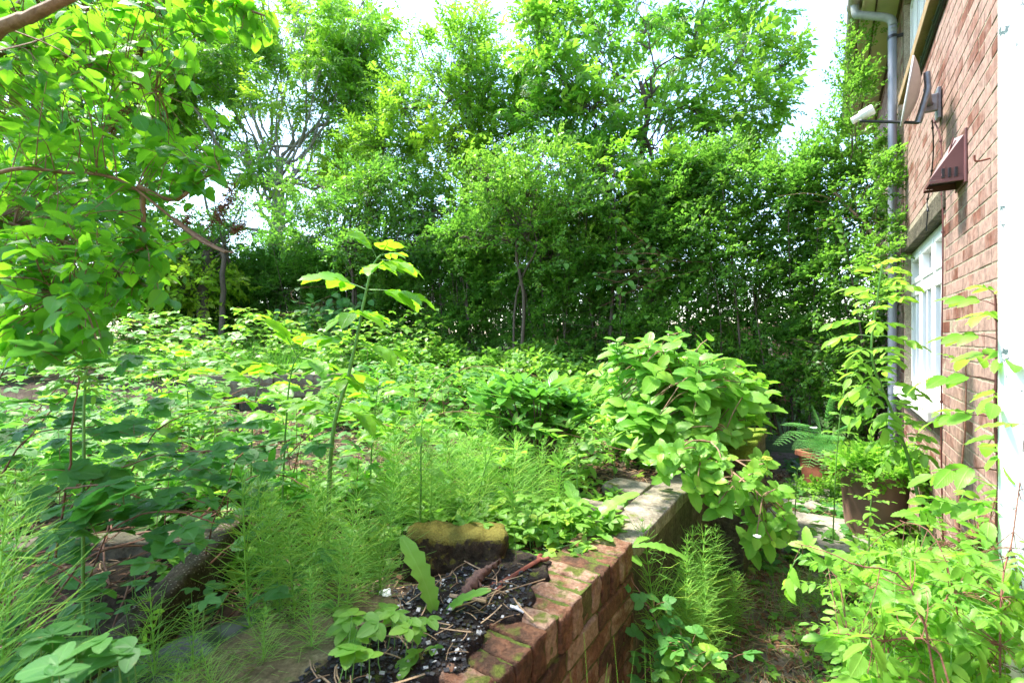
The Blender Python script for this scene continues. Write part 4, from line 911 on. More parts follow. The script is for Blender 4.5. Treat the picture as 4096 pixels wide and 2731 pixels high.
for (u, v, y, r_) in [(475, 475, 1.5, .055), (915, 790, 1.48, .05), (870, 870, 1.5, .045), (900, 830, 1.5, .05), (740, 890, 1.5, .03), (690, 20, 1.7, .04), (560, 210, 1.6, .03), (960, 910, 1.48, .03)]:
    c = P(u, v, y); gs = []
    ax = unit(np.array([.5, 0, .5+.5*rl2.rand()]))
    for k in range(26):
        q0 = c+ax*(rl2.rand()-.5)*r_*1.6; q1 = q0+rl2.randn(3)*r_*.42; gs.append(tube([q0, q1], .0008, 3))
        m_ = 6; gs.append(inst(leaf(1, .6), q0+(q1-q0)*rl2.rand(m_, 1)+rl2.randn(m_, 3)*.003, rl2.randn(m_, 3), rl2.randn(m_, 3), .008, rl2.rand(m_)))
    build('dead_flower_head', cat(gs), M_dead, lil)

# bramble and mixed ground cover
L_br = leaf(10, .74, .42, .7, .16, .14, .07, .05, .03)
L_brm = leaf(5, .72, .42, .7, .16, .14)
L_ov = leaf(4, .55, .5, .7, .2, .2); L_ovf = leaf(2, .6, .5, .7)
def tri(lf, rs, pet=.7, m=1):
    gs = [tube([[0, 0, 0], [0, pet*.5, .06], [0, pet, 0]], .012, 3, m)]
    gs.append(inst(lf, [[0, pet, 0]]*3, [[0, 1, -.1], [.95, .25, -.1], [-.95, .25, -.1]], np.array([[0, 0, 1], [.1, 0, 1], [-.1, 0, 1]])+rs.randn(3, 3)*.12, [1, .85, .85], rs.rand(3)*.2-.1)); return cat(gs)
TRI = [tri(L_br, R0) for _ in range(3)]; TRIm = [tri(L_brm, R0) for _ in range(3)]; TRIf = [tri(leaf(2, .75, .45, .6), R0) for _ in range(3)]
def cover(name, label, fa, n, T, s0, s1, hmax, leafm, stemm, rs, rb=.0, pw=1.6, stems=.12, kind='stuff', mask=None):
    x, y = fa(n)
    if mask is not None: k = mask(x, y); x, y = x[k], y[k]
    n = len(x); hh = hmax*(.12+.88*sm(.45+.9*lump(x*2.0+hmax*9, y*2.6)))
    z = gz(x, y)+hh*rs.rand(n)**(1/pw)+.01
    A = rs.rand(n)*6.28; d = np.stack([np.cos(A), np.sin(A), rs.randn(n)*.25], 1); up = np.stack([rs.randn(n)*.28, rs.randn(n)*.28-.08, np.ones(n)], 1)
    pos = np.stack([x, y, z], 1)
    g = inst_multi(T, pos, d, up, s0+(s1-s0)*rs.rand(n), rb+.75*rs.rand(n)+.2*lump(x*3, y*3), rs)
    k = rs.rand(n) < stems; ss = []
    for p in pos[k]:
        b0 = np.array([p[0]+rs.randn()*.05, p[1]+rs.randn()*.05, float(gz(p[0], p[1]))]); ss.append(tube([b0, (b0+p)/2+rs.randn(3)*.012, p], [.0022, .0018, .001], 4, 1))
    return tag(build(name, cat([g]+ss), [leafm, stemm], loc=(x.mean(), y.mean(), .7)), label, 'ground cover', kind=kind)
rg_ = np.random.RandomState(14)
def patch(x, y, f, o, lo=.0): return rg_.rand(len(x)) < np.clip(.5+1.6*lump(x*f+o, y*f-o), lo, 1)
def open_spot(x, y): return rg_.rand(len(x)) > .85*np.exp(-(((x+.85)/.75)**2+((y-3.3)/.6)**2))
def region(x0, x1, y0, y1, rs=rg_):
    return lambda n: (x0+(x1-x0)*rs.rand(n), y0+(y1-y0)*rs.rand(n))
bedmask = lambda x, y: (NX[0]*x+NX[1]*y < -.74)
mid = lambda x, y: bedmask(x, y) & ~((x > -1.65) & (x < .1) & (y < 2.1))
clear_tw = lambda x, y: mid(x, y) & ~((x/y > -.61) & (x/y < -.32) & (y > 3.3) & (y < 5.85) & (rg_.rand(len(x)) < .86))
cover('ground_ivy', 'low carpet of small leaves covering the middle of the raised bed', region(-4.8, 2.3, 2.0, 5.0), 9500, [L_ov, rosette(L_ov, 3, R0)], .035, .08, .16, M_cover, M_gstem, rg_, .15, 1.3, .05, mask=lambda x, y: clear_tw(x, y) & patch(x, y, 1.4, 2., .12) & open_spot(x, y))
cover('bramble_thicket', 'knee high bramble thicket spread over the left and middle of the bed', region(-4.6, .2, 2.1, 5.3), 4800, TRIm, .045, .09, .62, M_bramble, M_canes, rg_, .35, 2.0, .3, mask=lambda x, y: clear_tw(x, y) & patch(x, y, 1.2, 7., .10) & open_spot(x, y))
cover('nettle_patch', 'patches of taller pale green narrow leaved weeds on the raised bed', region(-4.2, 2.2, 2.1, 5.4), 3000, [twigspray(leaf(4, .42, .5, .7, .2, .25), 5, 1.6, .75, R0, True, r=.02, jit=.3), rosette(leaf(5, .3, .5, .7), 6, R0, .9)], .05, .10, .42, M_right, M_gstem, rg_, .0, 1.4, .2, mask=lambda x, y: clear_tw(x, y) & patch(x, y, 1.7, 4., .03) & open_spot(x, y))
cover('upper_brambles', 'bright bramble bank on the upper terrace at the back left', region(-9, -1.0, 5.8, 9.0), 6500, TRIf, .06, .10, .85, M_cover, M_canes, rg_, .2, 2.2, .05)
cover('ivy_carpet', 'dark green ivy-like carpet below the hedge in the middle', region(-1.9, 3.2, 4.4, 7.4), 10000, [L_ovf, rosette(L_ovf, 3, R0)], .05, .10, .40, M_hedge, M_canes, rg_, .25, 1.6, .02, mask=bedmask)
cover('low_weeds', 'small weeds sprouting along the near part of the bed', region(-1.3, .55, 1.75, 2.5), 1500, [rosette(L_ov, 4, R0), TRIm[0]], .03, .055, .14, M_cover, M_gstem, rg_, .15, 1.2, .1, mask=bedmask)
pathm = lambda x, y: (NX[0]*x+NX[1]*y > -.44) & (NX[0]*x+NX[1]*y < .56)
clearslab = lambda x, y: pathm(x, y) & ~((np.abs(NX[0]*x+NX[1]*y+.05) < .28) & (WX[0]*x+WX[1]*y > 4.02) & (WX[0]*x+WX[1]*y < 4.38) & (rg_.rand(len(x)) < .93))
cover('path_ivy', 'dark lobed leaves trailing across the path before the pots', region(1.4, 4.2, 3.2, 6.0), 2600, TRIf+[L_heart_m], .05, .085, .10, M_bramble, M_canes, rg_, .25, 1.0, .1, mask=clearslab)
cover('path_weeds', 'small bright weeds along the foot of the house wall', region(1.3, 3.6, 1.8, 4.6), 1300, [rosette(L_ov, 4, R0)], .03, .06, .30, M_right, M_gstem, rg_, .2, 1.1, .2, mask=lambda x, y: (NX[0]*x+NX[1]*y > .12) & (NX[0]*x+NX[1]*y < .58))
cover('seedlings', 'tiny seedlings dotted over the earth path', region(.6, 3.0, 1.4, 3.8), 800, [rosette(L_ov, 4, R0), TRIm[0]], .02, .045, .05, M_cover, M_gstem, rg_, .2, 1., .1, mask=lambda x, y: (NX[0]*x+NX[1]*y > -.6) & (NX[0]*x+NX[1]*y < .4))

# grass
def grassg(x, y, h, rs, w=.003, lean=.35):
    n = len(x); gs = []
    t = np.linspace(0, 1, 5)[None, :, None]; A = rs.rand(n)*6.28; ln = lean*(.4+rs.rand(n))
    b0 = np.stack([x, y, gz(x, y)], 1)[:, None]; dirv = np.stack([np.cos(A), np.sin(A), 0*A], 1)[:, None]
    c = b0+dirv*(h*ln)[:, None, None]*t**2+np.array([0, 0, 1.])*h[:, None, None]*t*(1-.25*t*ln[:, None, None])
    sv = np.stack([-np.sin(A), np.cos(A), 0*A], 1)[:, None]*w*(1-.9*t)/2
    V = np.stack([c-sv, c+sv], 2).reshape(-1, 3)
    F = np.concatenate([np.stack([(np.arange(n)*10)+2*k, (np.arange(n)*10)+2*k+1, (np.arange(n)*10)+2*k+3, (np.arange(n)*10)+2*k+2], 1) for k in range(4)])
    return G(V, F, np.tile([[.2, 0], [.8, 0]]*5, (n, 1)), np.repeat(rs.rand(n), 10))
rg2 = np.random.RandomState(3)
x, y = on_path(3200, rg2); 
k = (y < 3.4); x, y = x[k], y[k]
tag(build('grass', grassg(x, y, .05+.10*rg2.rand(len(x)), rg2, .0028, .9), M_grass, loc=H(0, 2.5, 0)), 'thin wispy grass growing over the earth path', 'grass', kind='stuff')
x, y = region(-5, -2.2, 5.9, 6.6)(2500); 
tag(build('grass', grassg(x, y, .15+.25*rg2.rand(len(x)), rg2, .006, .5), M_grass, loc=(-3.5, 6, 1.1)), 'bright tall grass behind the stone terrace wall', 'grass', kind='stuff')
x = .07+rg2.rand(46)*.20; y = .82+.10*rg2.randn(46)*.5; k = NX[0]*x+NX[1]*y > -.58; x, y = x[k], y[k]
tag(build('grass_tuft', grassg(x, y, 1.02-.24*rg2.rand(len(x)), rg2, .0045, .07), M_grass, loc=(.1, .82, 0)), 'tuft of tall grass blades against the near brick face at the bottom edge', 'grass')

# horsetails: one builder, four plants, then copies
def horsetail(h, rs, nw=15, nb=12, L=.15, r=.0009, up=.55):
    st = tube([[0, 0, 0], [.004, .002, h*.5], [.0, 0, h]], [.0022, .002, .0008], 6)
    base = []; d = []; ll = []
    for k in range(nw):
        z = h*(.18+.80*k/(nw-1)); q = k/(nw-1); pr = (1-q)**.6*(.55+.45*min(1, q*4))+.06
        for j in range(nb):
            A = j*2*math.pi/nb+k*.3+rs.randn()*.2; base.append([0, 0, z]); d.append([math.cos(A), math.sin(A), up+.25*q+.2*rs.randn()]); ll.append(L*pr*(1+.25*rs.randn()))
    T = tube([[0, 0, 0], [0, .5, .015], [0, 1, -.04-.05]], [1., .8, .45], 3); T.V[:, [0, 2]] *= 1
    # thin template: radius is given in metres, so bake it per length class
    base = np.array(base); d = unit(np.array(d)); ll = np.array(ll)
    x = unit(np.cross(d, [0, 0, 1.])); z = np.cross(x, d); K = len(base)
    t = np.array([0, .5, 1.]); cen = base[:, None]+d[:, None]*ll[:, None, None]*t[None, :, None]+np.array([0, 0, 1.])*(ll*(-.15+.22*rs.randn(K)))[:, None, None]*(t**2)[None, :, None]+x[:, None]*(ll*.14*rs.randn(K))[:, None, None]*(t**2)[None, :, None]
    an = np.array([0, 2.09, 4.19]); rad = np.array([r, r*.85, r*.4])
    V = cen[:, :, None]+rad[None, :, None, None]*(np.cos(an)[None, None, :, None]*x[:, None, None]+np.sin(an)[None, None, :, None]*z[:, None, None])
    F = []
    for i in range(2):
        for j in range(3): F.append([i*3+j, i*3+(j+1) % 3, (i+1)*3+(j+1) % 3, (i+1)*3+j])
    F = (np.array(F)[None]+(np.arange(K)*9)[:, None, None]).reshape(-1, 4)
    return st, G(V.reshape(-1, 3), F, None, np.repeat(rs.rand(K), 9))
rhs = np.random.RandomState(6)
protos = []
for h, nw, L in ((.46, 16, .15), (.56, 19, .17), (.36, 13, .13), (.50, 20, .11)):
    e = bpy.data.objects.new('horsetail', None); S.collection.objects.link(e); WLOC[e.name] = np.zeros(3)
    a_, b_ = horsetail(h, rhs, nw, 12, L); build('stem', a_, M_horse, e); build('branches', b_, M_horse, e); e.empty_display_size = .05
    protos.append([e, h, False])
def ht(u, vtop, Y, label, kind_=None, lean=None, zb=None, sc=None, base=None):
    """a horsetail whose tip is seen at (u, vtop) at depth Y"""
    i = rhs.randint(4) if kind_ is None else kind_
    p = protos[i]; o = p[0] if not p[2] else copy_tree(p[0]); p[2] = True
    top = P(u, vtop, Y); g0 = float(gz(top[0], top[1])) if zb is None else zb
    hh = max(.18, top[2]-g0); k = hh/p[1] if sc is None else sc
    o.location = (top[0], top[1], g0-.01); o.scale = (k**.4, k**.4, k) if sc is None else (k, k, k)
    l = rhs.randn(2)*.07 if lean is None else lean
    o.rotation_euler = (l[0], l[1], rhs.rand()*6.28)
    tag(o, label, 'horsetail', 'horsetails')
    return o
spots = [(1690, 1600, 1.95, 'tallest feathery horsetail rising behind the mossy block'), (2050, 1690, 2.0, 'upright horsetail between the mossy block and the brick wall end'), (1900, 1640, 2.3, None), (2140, 1740, 2.25, None), (1800, 1700, 2.5, None),
 (1990, 1620, 2.7, None), (1560, 1760, 2.1, None), (1450, 1820, 2.3, None), (1250, 1850, 1.5, 'spreading horsetail above the left end of the sandy slab'), (1130, 1930, 1.42, 'horsetail in front of the pebbly kerb end'), (1420, 1950, 1.5, 'horsetail just left of the mossy block'), (1340, 2080, 1.32, None), (1530, 2100, 1.50, None),
 (620, 2330, 1.15, 'low horsetail fanned out over the dark hollow'), (760, 2420, 1.12, None), (520, 2480, 1.08, None), (900, 2560, 1.05, None), (700, 2620, 1.0, None), (1250, 2250, 1.2, None), (1050, 2420, 1.15, None), (1180, 2380, 1.3, None),
 (2140, 1850, 2.1, None), (1760, 1850, 2.1, None), (2230, 1860, 2.3, None), (1320, 1720, 2.6, None), (1080, 1870, 2.2, None), (1660, 1560, 2.9, None), (2080, 1560, 3.0, None), (1500, 1600, 3.0, None)]
LBL = iter(['horsetail directly behind the right half of the mossy block', 'horsetail standing free in the gap before the laurel', 'horsetail just behind the brick wall end and its dandelion', 'bright horsetail amid the weeds left of the laurel', 'slim horsetail half hidden in front of the laurel leaves', 'horsetail a little left of the tallest one behind the block', 'horsetail between the tallest ash sapling and the block', 'short horsetail rising from the left end of the block', 'low horsetail touching the left side of the mossy block', 'lower horsetail over the dark hollow beside the black plastic sheet', 'bushy horsetail low at the bottom left corner', 'horsetail bending over the black plastic sheet', 'horsetail at the bottom edge over the hollow', 'horsetail growing over the middle of the sandy slab', 'horsetail on the left rim of the sandy slab', 'horsetail on the far rim of the sandy slab', 'horsetail among weeds right of the tallest one', 'short horsetail among weeds right behind the block', 'horsetail beside the dandelion at the wall end', 'horsetail at the foot of the tallest ash sapling', 'horsetail in the brambles left of the ash sapling', 'distant small horsetail behind the tallest one', 'distant horsetail at the left of the laurel', 'distant horsetail behind the tallest ash sapling stem']+['small feathery horsetail amid the others on the raised bed']*20)
spots += [(1010+k*62, 1830+(k*53 % 170), 1.38+.07*(k % 3), 'one of the fine bright horsetails massed between the kerb and the mossy block') for k in range(9)]+[(1560+k*52, 1640+(k*41 % 130), 1.9+.1*(k % 3), 'one of the tall horsetails scattered behind the mossy block') for k in range(8)]
spots += [(1850+k*47, 1720+(k*37 % 90), 2.15+.1*(k % 4), 'one of the bright horsetails in the dense stand behind the brick wall end') for k in range(9)]
for u, v, Y, lb in spots:
    ht(u, v, Y, lb or next(LBL))
for k in range(24):                                             # dense stand on the path at the foot of the concrete wall
    v = 2050+rhs.rand()*300; Y = 1.95+rhs.rand()*.65; u = CX+FPX*(-.56+.13*rhs.rand()-NX[1]*Y)/NX[0]/Y
    x_ = (u-CX)/FPX*Y
    while NX[0]*x_+NX[1]*Y < -.56: u += 20; x_ = (u-CX)/FPX*Y
    ht(u, v, Y, 'one of the dense horsetails growing from the path against the dark wall face', zb=0.)
for k in range(7):
    ht(3130+rhs.rand()*260, 2270+rhs.rand()*60, 2.55+rhs.rand()*.3, 'one of the short horsetails in the middle of the earth path', kind_=2, zb=0., sc=.6)
for k in range(3):
    ht(-190+rhs.rand()*150, 1500+rhs.rand()*450, .72+rhs.rand()*.3, 'one of the blurred horsetails pressing in at the left edge', kind_=1, lean=(rhs.randn()*.08, .05+.2*rhs.rand()))
for e, h, used in protos:
    if not used:
        for c in list(e.children): bpy.data.objects.remove(c)
        bpy.data.objects.remove(e)

ORD = 'first second third fourth fifth sixth seventh eighth ninth tenth eleventh twelfth thirteenth fourteenth fifteenth sixteenth seventeenth eighteenth nineteenth twentieth twenty-first twenty-second twenty-third twenty-fourth'.split()
for key, fmt in (('one of the dense horsetails', '{} from the left of the dense path horsetails against the dark wall face'), ('one of the blurred horsetails', '{} from the left of the blurred horsetails pressing in at the left edge'),
                 ('one of the fine bright', '{} from the left of the fine horsetails between kerb and mossy block'), ('one of the tall horsetails', '{} from the left of the taller horsetails behind the mossy block'),
                 ('one of the bright horsetails', '{} from the left of the horsetails massed behind the brick wall end'), ('one of the short horsetails', '{} from the left of the short horsetails out on the earth path'), ('small feathery horsetail amid', '{} from the left of the small horsetails amid others on the bed')):
    os_ = sorted([o for o in S.objects if str(o.get('label', '')).startswith(key)], key=lambda o: o.location.x/o.location.y)
    for k, o in enumerate(os_): o['label'] = fmt.format(ORD[k])
# saplings with compound leaves
L_ser = leaf(12, .42, .55, .75, .22, .22, .06, 0, .05)
L_serw = leaf(12, .50, .5, .7, .2, .25, .06, 0, .06)
def sapling(name, label, pts, r, nodes, T, tsc, leafm, stemm, rs, pair=True, spread=.35, first=.25, rb=.2, kind='sapling', rbtop=.35, up=.35, roll0=0.):
    pts = [np.asarray(p, float) for p in pts]; t = thing(name, pts[0], label, kind)
    q = path(pts, 30, r*.6, rs); build('stem', tube(q, np.linspace(r, r*.35, 30), 8), stemm, t)
    fol = []; roll = roll0
    for k in range(nodes):
        f = first+(1-first)*k/max(1, nodes-1); i = min(29, int(f*29)); p = q[i]; ax = unit(q[min(i+1, 29)]-q[max(i-1, 0)])
        s1 = unit(np.cross(ax, [0, 1, 0.1])); s2 = np.cross(ax, s1)
        for sg in ((0, math.pi) if pair else (0,)):
            A = roll+sg+rs.randn()*.15
            d = s1*math.cos(A)+s2*math.sin(A)+ax*(up+.9*f**5)
            sc = tsc*(.65+.5*math.sin(math.pi*(.15+.8*(f-first)/(1-first+1e-6)*.9)))*(1+.08*rs.randn())*(1-.35*f**6)
            fol.append(inst(T[rs.randint(len(T))], p[None], d[None], [[0, 0, 1.]], sc, rb+rbtop*f**3+.25*rs.rand()))
        roll += math.pi/2+rs.randn()*.2
    build('foliage', cat(fol), [leafm, M_gstem if stemm is not M_rstem else stemm], t); return t
rsp = np.random.RandomState(15)
PN = [pinnate(L_ser, 3, .17, .075, rsp, 55, .5, jit=.22, r=.0022, first=.38, sides=5) for _ in range(4)]
PNw = [pinnate(L_serw, 2, .13, .078, rsp, 58, .5, jit=.22, r=.0022, first=.45, sides=5) for _ in range(4)]
PNs = [pinnate(leaf(6, .46, .5, .7, .2, .2, .04), 3, .13, .05, rsp, 60, .3, r=.0013, first=.3, sides=4) for _ in range(4)]
PNc = [pinnate(leaf(14, .50, .5, .75, .22, .22, .06, 0, .10), 2, .125, .105, rsp, 48, .12, r=.0022, first=.45, sides=5, jit=.14) for _ in range(4)]
Y = 1.75
b0 = P(1310, 1900, Y+.05); b0[2] = .71
sapling('ash_sapling', 'tall lime green ash sapling with golden new leaves standing before the hedge', [b0, P(1330, 1760, Y), P(1400, 1480, Y), P(1450, 1250, Y), P(1490, 1080, Y), P(1525, 1020, Y)], .0085, 8, PNc, 1.02, M_lime, M_gstem, rsp, True, rb=.1, first=.30, rbtop=.55, roll0=.2, up=.10)
for (u, vb, vt, Y, uo, n_, sc, lb) in [(1120, 1700, 1400, 2.0, 90, 4, 1., 'lime green sapling just left of the tallest ash sapling'), (1680, 1900, 1680, 1.9, 10, 3, .7, 'small pale sapling with drooping leaflets behind the mossy block'),
        (1000, 1800, 1520, 2.2, 40, 4, .9, 'leafy sapling standing left of the stone terrace wall'), (330, 1800, 1480, 1.25, 20, 4, .6, 'young shoot with furry top at the left edge of the brambles'), (1480, 1950, 1560, 2.4, 30, 5, .9, 'lime sapling close on the right of the tallest ash sapling'), (760, 1750, 1440, 2.6, -20, 5, .9, 'lime sapling rising from the brambles at the left'), (1900, 2050, 1830, 2.0, 60, 4, .5, 'little shoot behind the brick wall corner'),
        (2310, 2000, 1800, 2.15, 0, 5, .45, 'small yellow tipped shoot left of the concrete wall')]:
    b0 = P(u, vb, Y); b0[2] = float(gz(b0[0], b0[1]))
    sapling('ash_sapling', lb, [b0, P(u+uo*.4, (vb+vt)/2, Y), P(u+uo, vt, Y)], .005, n_, PNc if sc > .85 else (PNw if sc > .6 else PNs), sc, M_lime if sc > .85 else M_cover, M_gstem, rsp, True, rb=.2, first=.4)
b0 = P(620, 2560, 1.28); 
sapling('ash_seedling', 'single pinnate seedling leaf over the dark hollow', [P(625, 2700, 1.22), P(640, 2440, 1.22), P(632, 2420, 1.22)], .002, 1, [place(PNs[0], (0, 0, 0))], 1.0, M_cover, M_gstem, rsp, False, rb=.4, first=.95, kind='seedling', up=.9)
# right side saplings
sapling('elder_sapling', 'tall thin sapling with golden top leaves in front of the downpipe', [P(3640, 2330, 2.7), P(3700, 2160, 2.7), P(3640, 1850, 2.7), P(3570, 1650, 2.7), P(3490, 1430, 2.7), P(3510, 1200, 2.7), P(3530, 1050, 2.7)], .011, 30, PN[:2]+PNw+PNs, 1.02, M_right, M_gstem, rsp, True, rb=.15, first=.38, rbtop=.8, up=.1)
sapling('elder_sapling', 'dark red stemmed sapling in front of the white soil pipe', [P(3975, 2520, 1.5), P(3985, 2200, 1.5), P(3990, 1900, 1.5), P(3975, 1600, 1.5), P(3985, 1350, 1.5), P(3980, 1180, 1.5)], .0075, 13, PNw, .98, M_right, M_rstem, rsp, True, rb=.2, first=.25, roll0=.3, up=.25)
sapling('elder_sapling', 'thin brown stemmed sapling between the window and the red stemmed sapling', [P(3830, 2350, 1.95), P(3835, 2000, 1.95), P(3860, 1700, 1.95), P(3862, 1450, 1.95)], .005, 4, PNs, 1.0, M_right, M_canes, rsp, True, rb=.1, first=.2, up=.1)
for (u, vb, vt, Y, uo, n_, sc, lb) in [(3180, 2080, 1880, 3.9, 10, 3, .8, 'weak sapling beside the round planter'), (3470, 2250, 1960, 2.6, 20, 7, .62, 'bushy yellow tipped shoot in front of the round planter'), (3560, 2400, 2150, 2.2, -30, 5, .8, 'leafy shoot below the leaning sapling stem'),
        (3330, 1960, 1480, 3.6, 60, 8, .9, 'slender sapling standing in front of the hedge corner')]:
    b0 = P(u, vb, Y); b0[2] = 0
    sapling('elder_sapling', lb, [b0, P(u+uo*.4, (vb+vt)/2, Y), P(u+uo, vt, Y)], .005, n_, PNs+PNw[:1], sc, M_right, M_gstem, rsp, True, rb=.2, first=.3)
# pale thicket in the lower right foreground
rf_ = np.random.RandomState(19)
fs = thing('elder_thicket', (.95, 1.05, 0), 'pale yellow green leafy thicket filling the lower right corner', 'bush')
roots = [H(.25, 1.25, 0), H(.35, 1.6, 0), H(.1, 1.4, 0), H(.4, 2.0, 0)]
Lm = [path([roots[0], P(3700, 2500, 1.15), P(3400, 2250, 1.2), P(3180, 2170, 1.3)], 16), path([roots[1], P(3800, 2300, 1.35), P(3600, 2080, 1.5)], 14), path([roots[0], P(3800, 2720, 1.1), P(3500, 2560, 1.2), P(3330, 2530, 1.25)], 14),
      path([roots[3], P(3950, 2300, 1.5), P(3900, 2150, 1.6)], 10), path([roots[1], P(4000, 2500, 1.2), P(4050, 2150, 1.3), P(4090, 1850, 1.35)], 14), path([roots[2], P(3560, 2730, 1.3), P(3520, 2500, 1.45), P(3450, 2330, 1.6)], 12)]
tg = []
for (ux, vx, n, y0, y1) in [((3440, 4150), (2400, 2800), 330, 1.15, 1.7), ((3600, 4150), (2180, 2450), 210, 1.2, 1.9), ((3290, 3600), (2230, 2400), 30, 1.3, 1.7), ((3330, 3500), (2450, 2640), 9, 1.3, 1.6), ((3750, 4150), (2000, 2200), 40, 1.4, 2.0), ((3990, 4200), (1700, 2100), 12, 1.2, 1.6), ((3100, 3250), (2160, 2260), 3, 1.3, 1.4)]:
    for _ in range(n): tg.append(P(ux[0]+(ux[1]-ux[0])*rf_.rand(), vx[0]+(vx[1]-vx[0])*rf_.rand(), y0+(y1-y0)*rf_.rand()))
tg = np.array([p for p in tg if p@NX < .56])
ts, dr = limbs_to(Lm, tg, rf_, .0012, .04, r1=.0008)
build('stems', cat([tube(x, np.linspace(.0030, .0012, len(x)), 6) for x in Lm]+ts), M_canes, fs)
d = dr*.6+rf_.randn(len(tg), 3)*.4+np.array([0, -.1, .05]); 
build('foliage', inst_multi(PNs+PNw[:2]+[rosette(L_serw, 4, rf_, .4, .06)], tg, d, np.tile([0, -.15, 1.], (len(tg), 1))+rf_.randn(len(tg), 3)*.2, .45+.42*rf_.rand(len(tg)), .15+.6*rf_.rand(len(tg)), rf_), [M_right, M_gstem], fs)
# weeds spilling over the round planter
def mound(name, label, c, rad, n, T, s0, s1, leafm, stemm, rs, rb=.2, cat_='plant', upw=1.):
    c = np.asarray(c, float); rad = np.asarray(rad, float); t = thing(name, c-np.array([0, 0, rad[2]]), label, cat_)
    uu = unit(rs.randn(n, 3)); uu[:, 2] = np.abs(uu[:, 2])*1.0-.15; pos = c-np.array([0, 0, rad[2]*.6])+uu*rad*(rs.rand(n, 1)**.35)*(1+.12*lump(uu[:, 0:1]*5, uu[:, 2:3]*5))
    d = uu*.8+rs.randn(n, 3)*.4; up = np.tile([0, 0, upw], (n, 1))+uu*.5+rs.randn(n, 3)*.2
    build('foliage', inst_multi(T, pos, d, up, s0+(s1-s0)*rs.rand(n), rb+.6*rs.rand(n), rs), [leafm, stemm], t)
    base = c-np.array([0, 0, rad[2]]); ss = []
    for p in pos[:max(8, n//6)]:
        b1 = base+rs.randn(3)*rad*np.array([.2, .2, 0]); ss.append(tube(path([b1, (b1+p)/2+np.array([0, 0, .05]), p], 7), np.linspace(.005, .002, 7), 5))
    build('stems', cat(ss), stemm, t); return t
rm = np.random.RandomState(20)
PV = [twigspray(leaf(5, .5, .5, .7, .2, .15), 4, .14, .045, rm, True, m=1, side=1) for _ in range(4)]
mound('planter_weeds', 'light green weeds spilling out of the round brown planter', (2.84, 3.70, .62), (.30, .24, .16), 230, PV, .7, 1.2, M_right, M_gstem, rm)
mound('pot_weeds', 'light green weeds crowding the foot of the terracotta pot', (3.05, 4.62, .14), (.34, .2, .16), 110, PV, .6, 1.0, M_cover, M_gstem, rm)
mound('wall_weeds', 'light green bushy weed at the foot of the house below the window', H(.40, 3.35, .30), (.25, .35, .34), 200, PV, .7, 1.2, M_right, M_gstem, rm)
mound('wall_weeds', 'yellow green leafy weed between planter and thicket at the path edge', H(.30, 2.65, .18), (.25, .3, .26), 150, PV, .7, 1.1, M_right, M_gstem, rm)
# hydrangea
L_hy = leaf(12, .66, .48, .72, .2, .22, .035, 0, .05)
def hyd_cluster(rs, k=3):
    gs = [tube([[0, -.12, 0], [0, -.05, .004], [0, 0, 0]], .0028, 5, 1)]
    for j in range(k):
        for sg in (0, math.pi):
            A = j*math.pi/2+sg+rs.randn()*.1; el_ = .15+.25*j
            gs.append(inst(L_hy, [[0, -.035*(k-j-1), 0]], [[math.cos(A), el_+.1*rs.randn(), math.sin(A)]], [[0, 1, 0]], .11-.022*j+.008*rs.randn(), rs.rand()*.15+.06*j))
    return cat(gs)
HC = [hyd_cluster(rm) for _ in range(5)]
def hydrangea(name, label, base, tgs, rs, buds=(), limbs=6, sc=1.3, rb=.2):
    t = thing(name, base, label, 'shrub'); tgs = np.asarray(tgs); base = np.asarray(base, float)
    Ls = []
    for k in range(limbs):
        e = tgs[rs.randint(len(tgs))]; Ls.append(path([base+rs.randn(3)*[.05, .05, 0], base*.5+e*.5+np.array([0, 0, .08]), e], 12))
    ts, dr = limbs_to(Ls, tgs, rs, .0045, .1, r1=.003)
    build('stems', cat([tube(x, np.linspace(.009, .004, 12), 6) for x in Ls]+ts), M_twig, t)
    c = tgs.mean(0); out = unit(tgs-base)
    d = out*.55+np.array([0, -.25, .75])+rs.randn(len(tgs), 3)*.25
    build('foliage', inst_multi(HC, tgs, d, np.array([0, 1., 0])+rs.randn(len(tgs), 3)*.6, sc*(.75+.45*rs.rand(len(tgs))), rb+.5*rs.rand(len(tgs)), rs), [M_hyd, M_gstem], t)
    for b in buds:
        n = 130; uu = unit(rs.randn(n, 3)); uu[:, 2] = abs(uu[:, 2]); q = b+uu*np.array([.026, .026, .016])*rs.rand(n, 1)**.3
        build('flower_bud', cat([inst(boxg(1, 1, 1, (1, 1, 1), .3), q, rs.randn(n, 3), [0, 0, 1.], .005, rs.rand(n)), tube([b-[0, 0, .09], b], .003, 5)]), M_budm, t)
    return t
rq = np.random.RandomState(23); tg = []
while len(tg) < 230:
    u = 2400+700*rq.rand(); v = 1330+640*rq.rand()
    e = ((u-2760)/320)**2+((v-1640)/300)**2
    if e < .72+.55*math.sin(u*.021+1)*math.sin(v*.017)+.25*rq.rand() and not (u < 2540 and v < 1500): tg.append(P(u, v, 2.75+.85*rq.rand()**.8+.3*e))
for k in range(26): tg.append(P(2620+rq.randn()*90, 1420+rq.randn()*40, 3.1+rq.rand()*.4))
hydrangea('hydrangea', 'large rounded hydrangea bush with broad bright leaves right of centre', (1.25, 3.35, .72), tg, rq)
tg = [P(u+rq.randn()*8, v+rq.randn()*8, 2.35+rq.rand()*.3) for u, v in 2*[(2810, 1840), (2900, 1830), (3020, 1880), (3060, 1850), (2960, 1940), (3050, 1990), (2930, 2020), (3060, 2090), (3150, 2040), (3160, 2120), (3020, 2150), (2860, 1930), (3110, 1950), (2790, 1950), (2760, 1790), (3090, 2170), (2870, 2010), (2700, 1800), (2660, 1880), (2760, 1860), (2840, 1760), (2640, 1800)]]
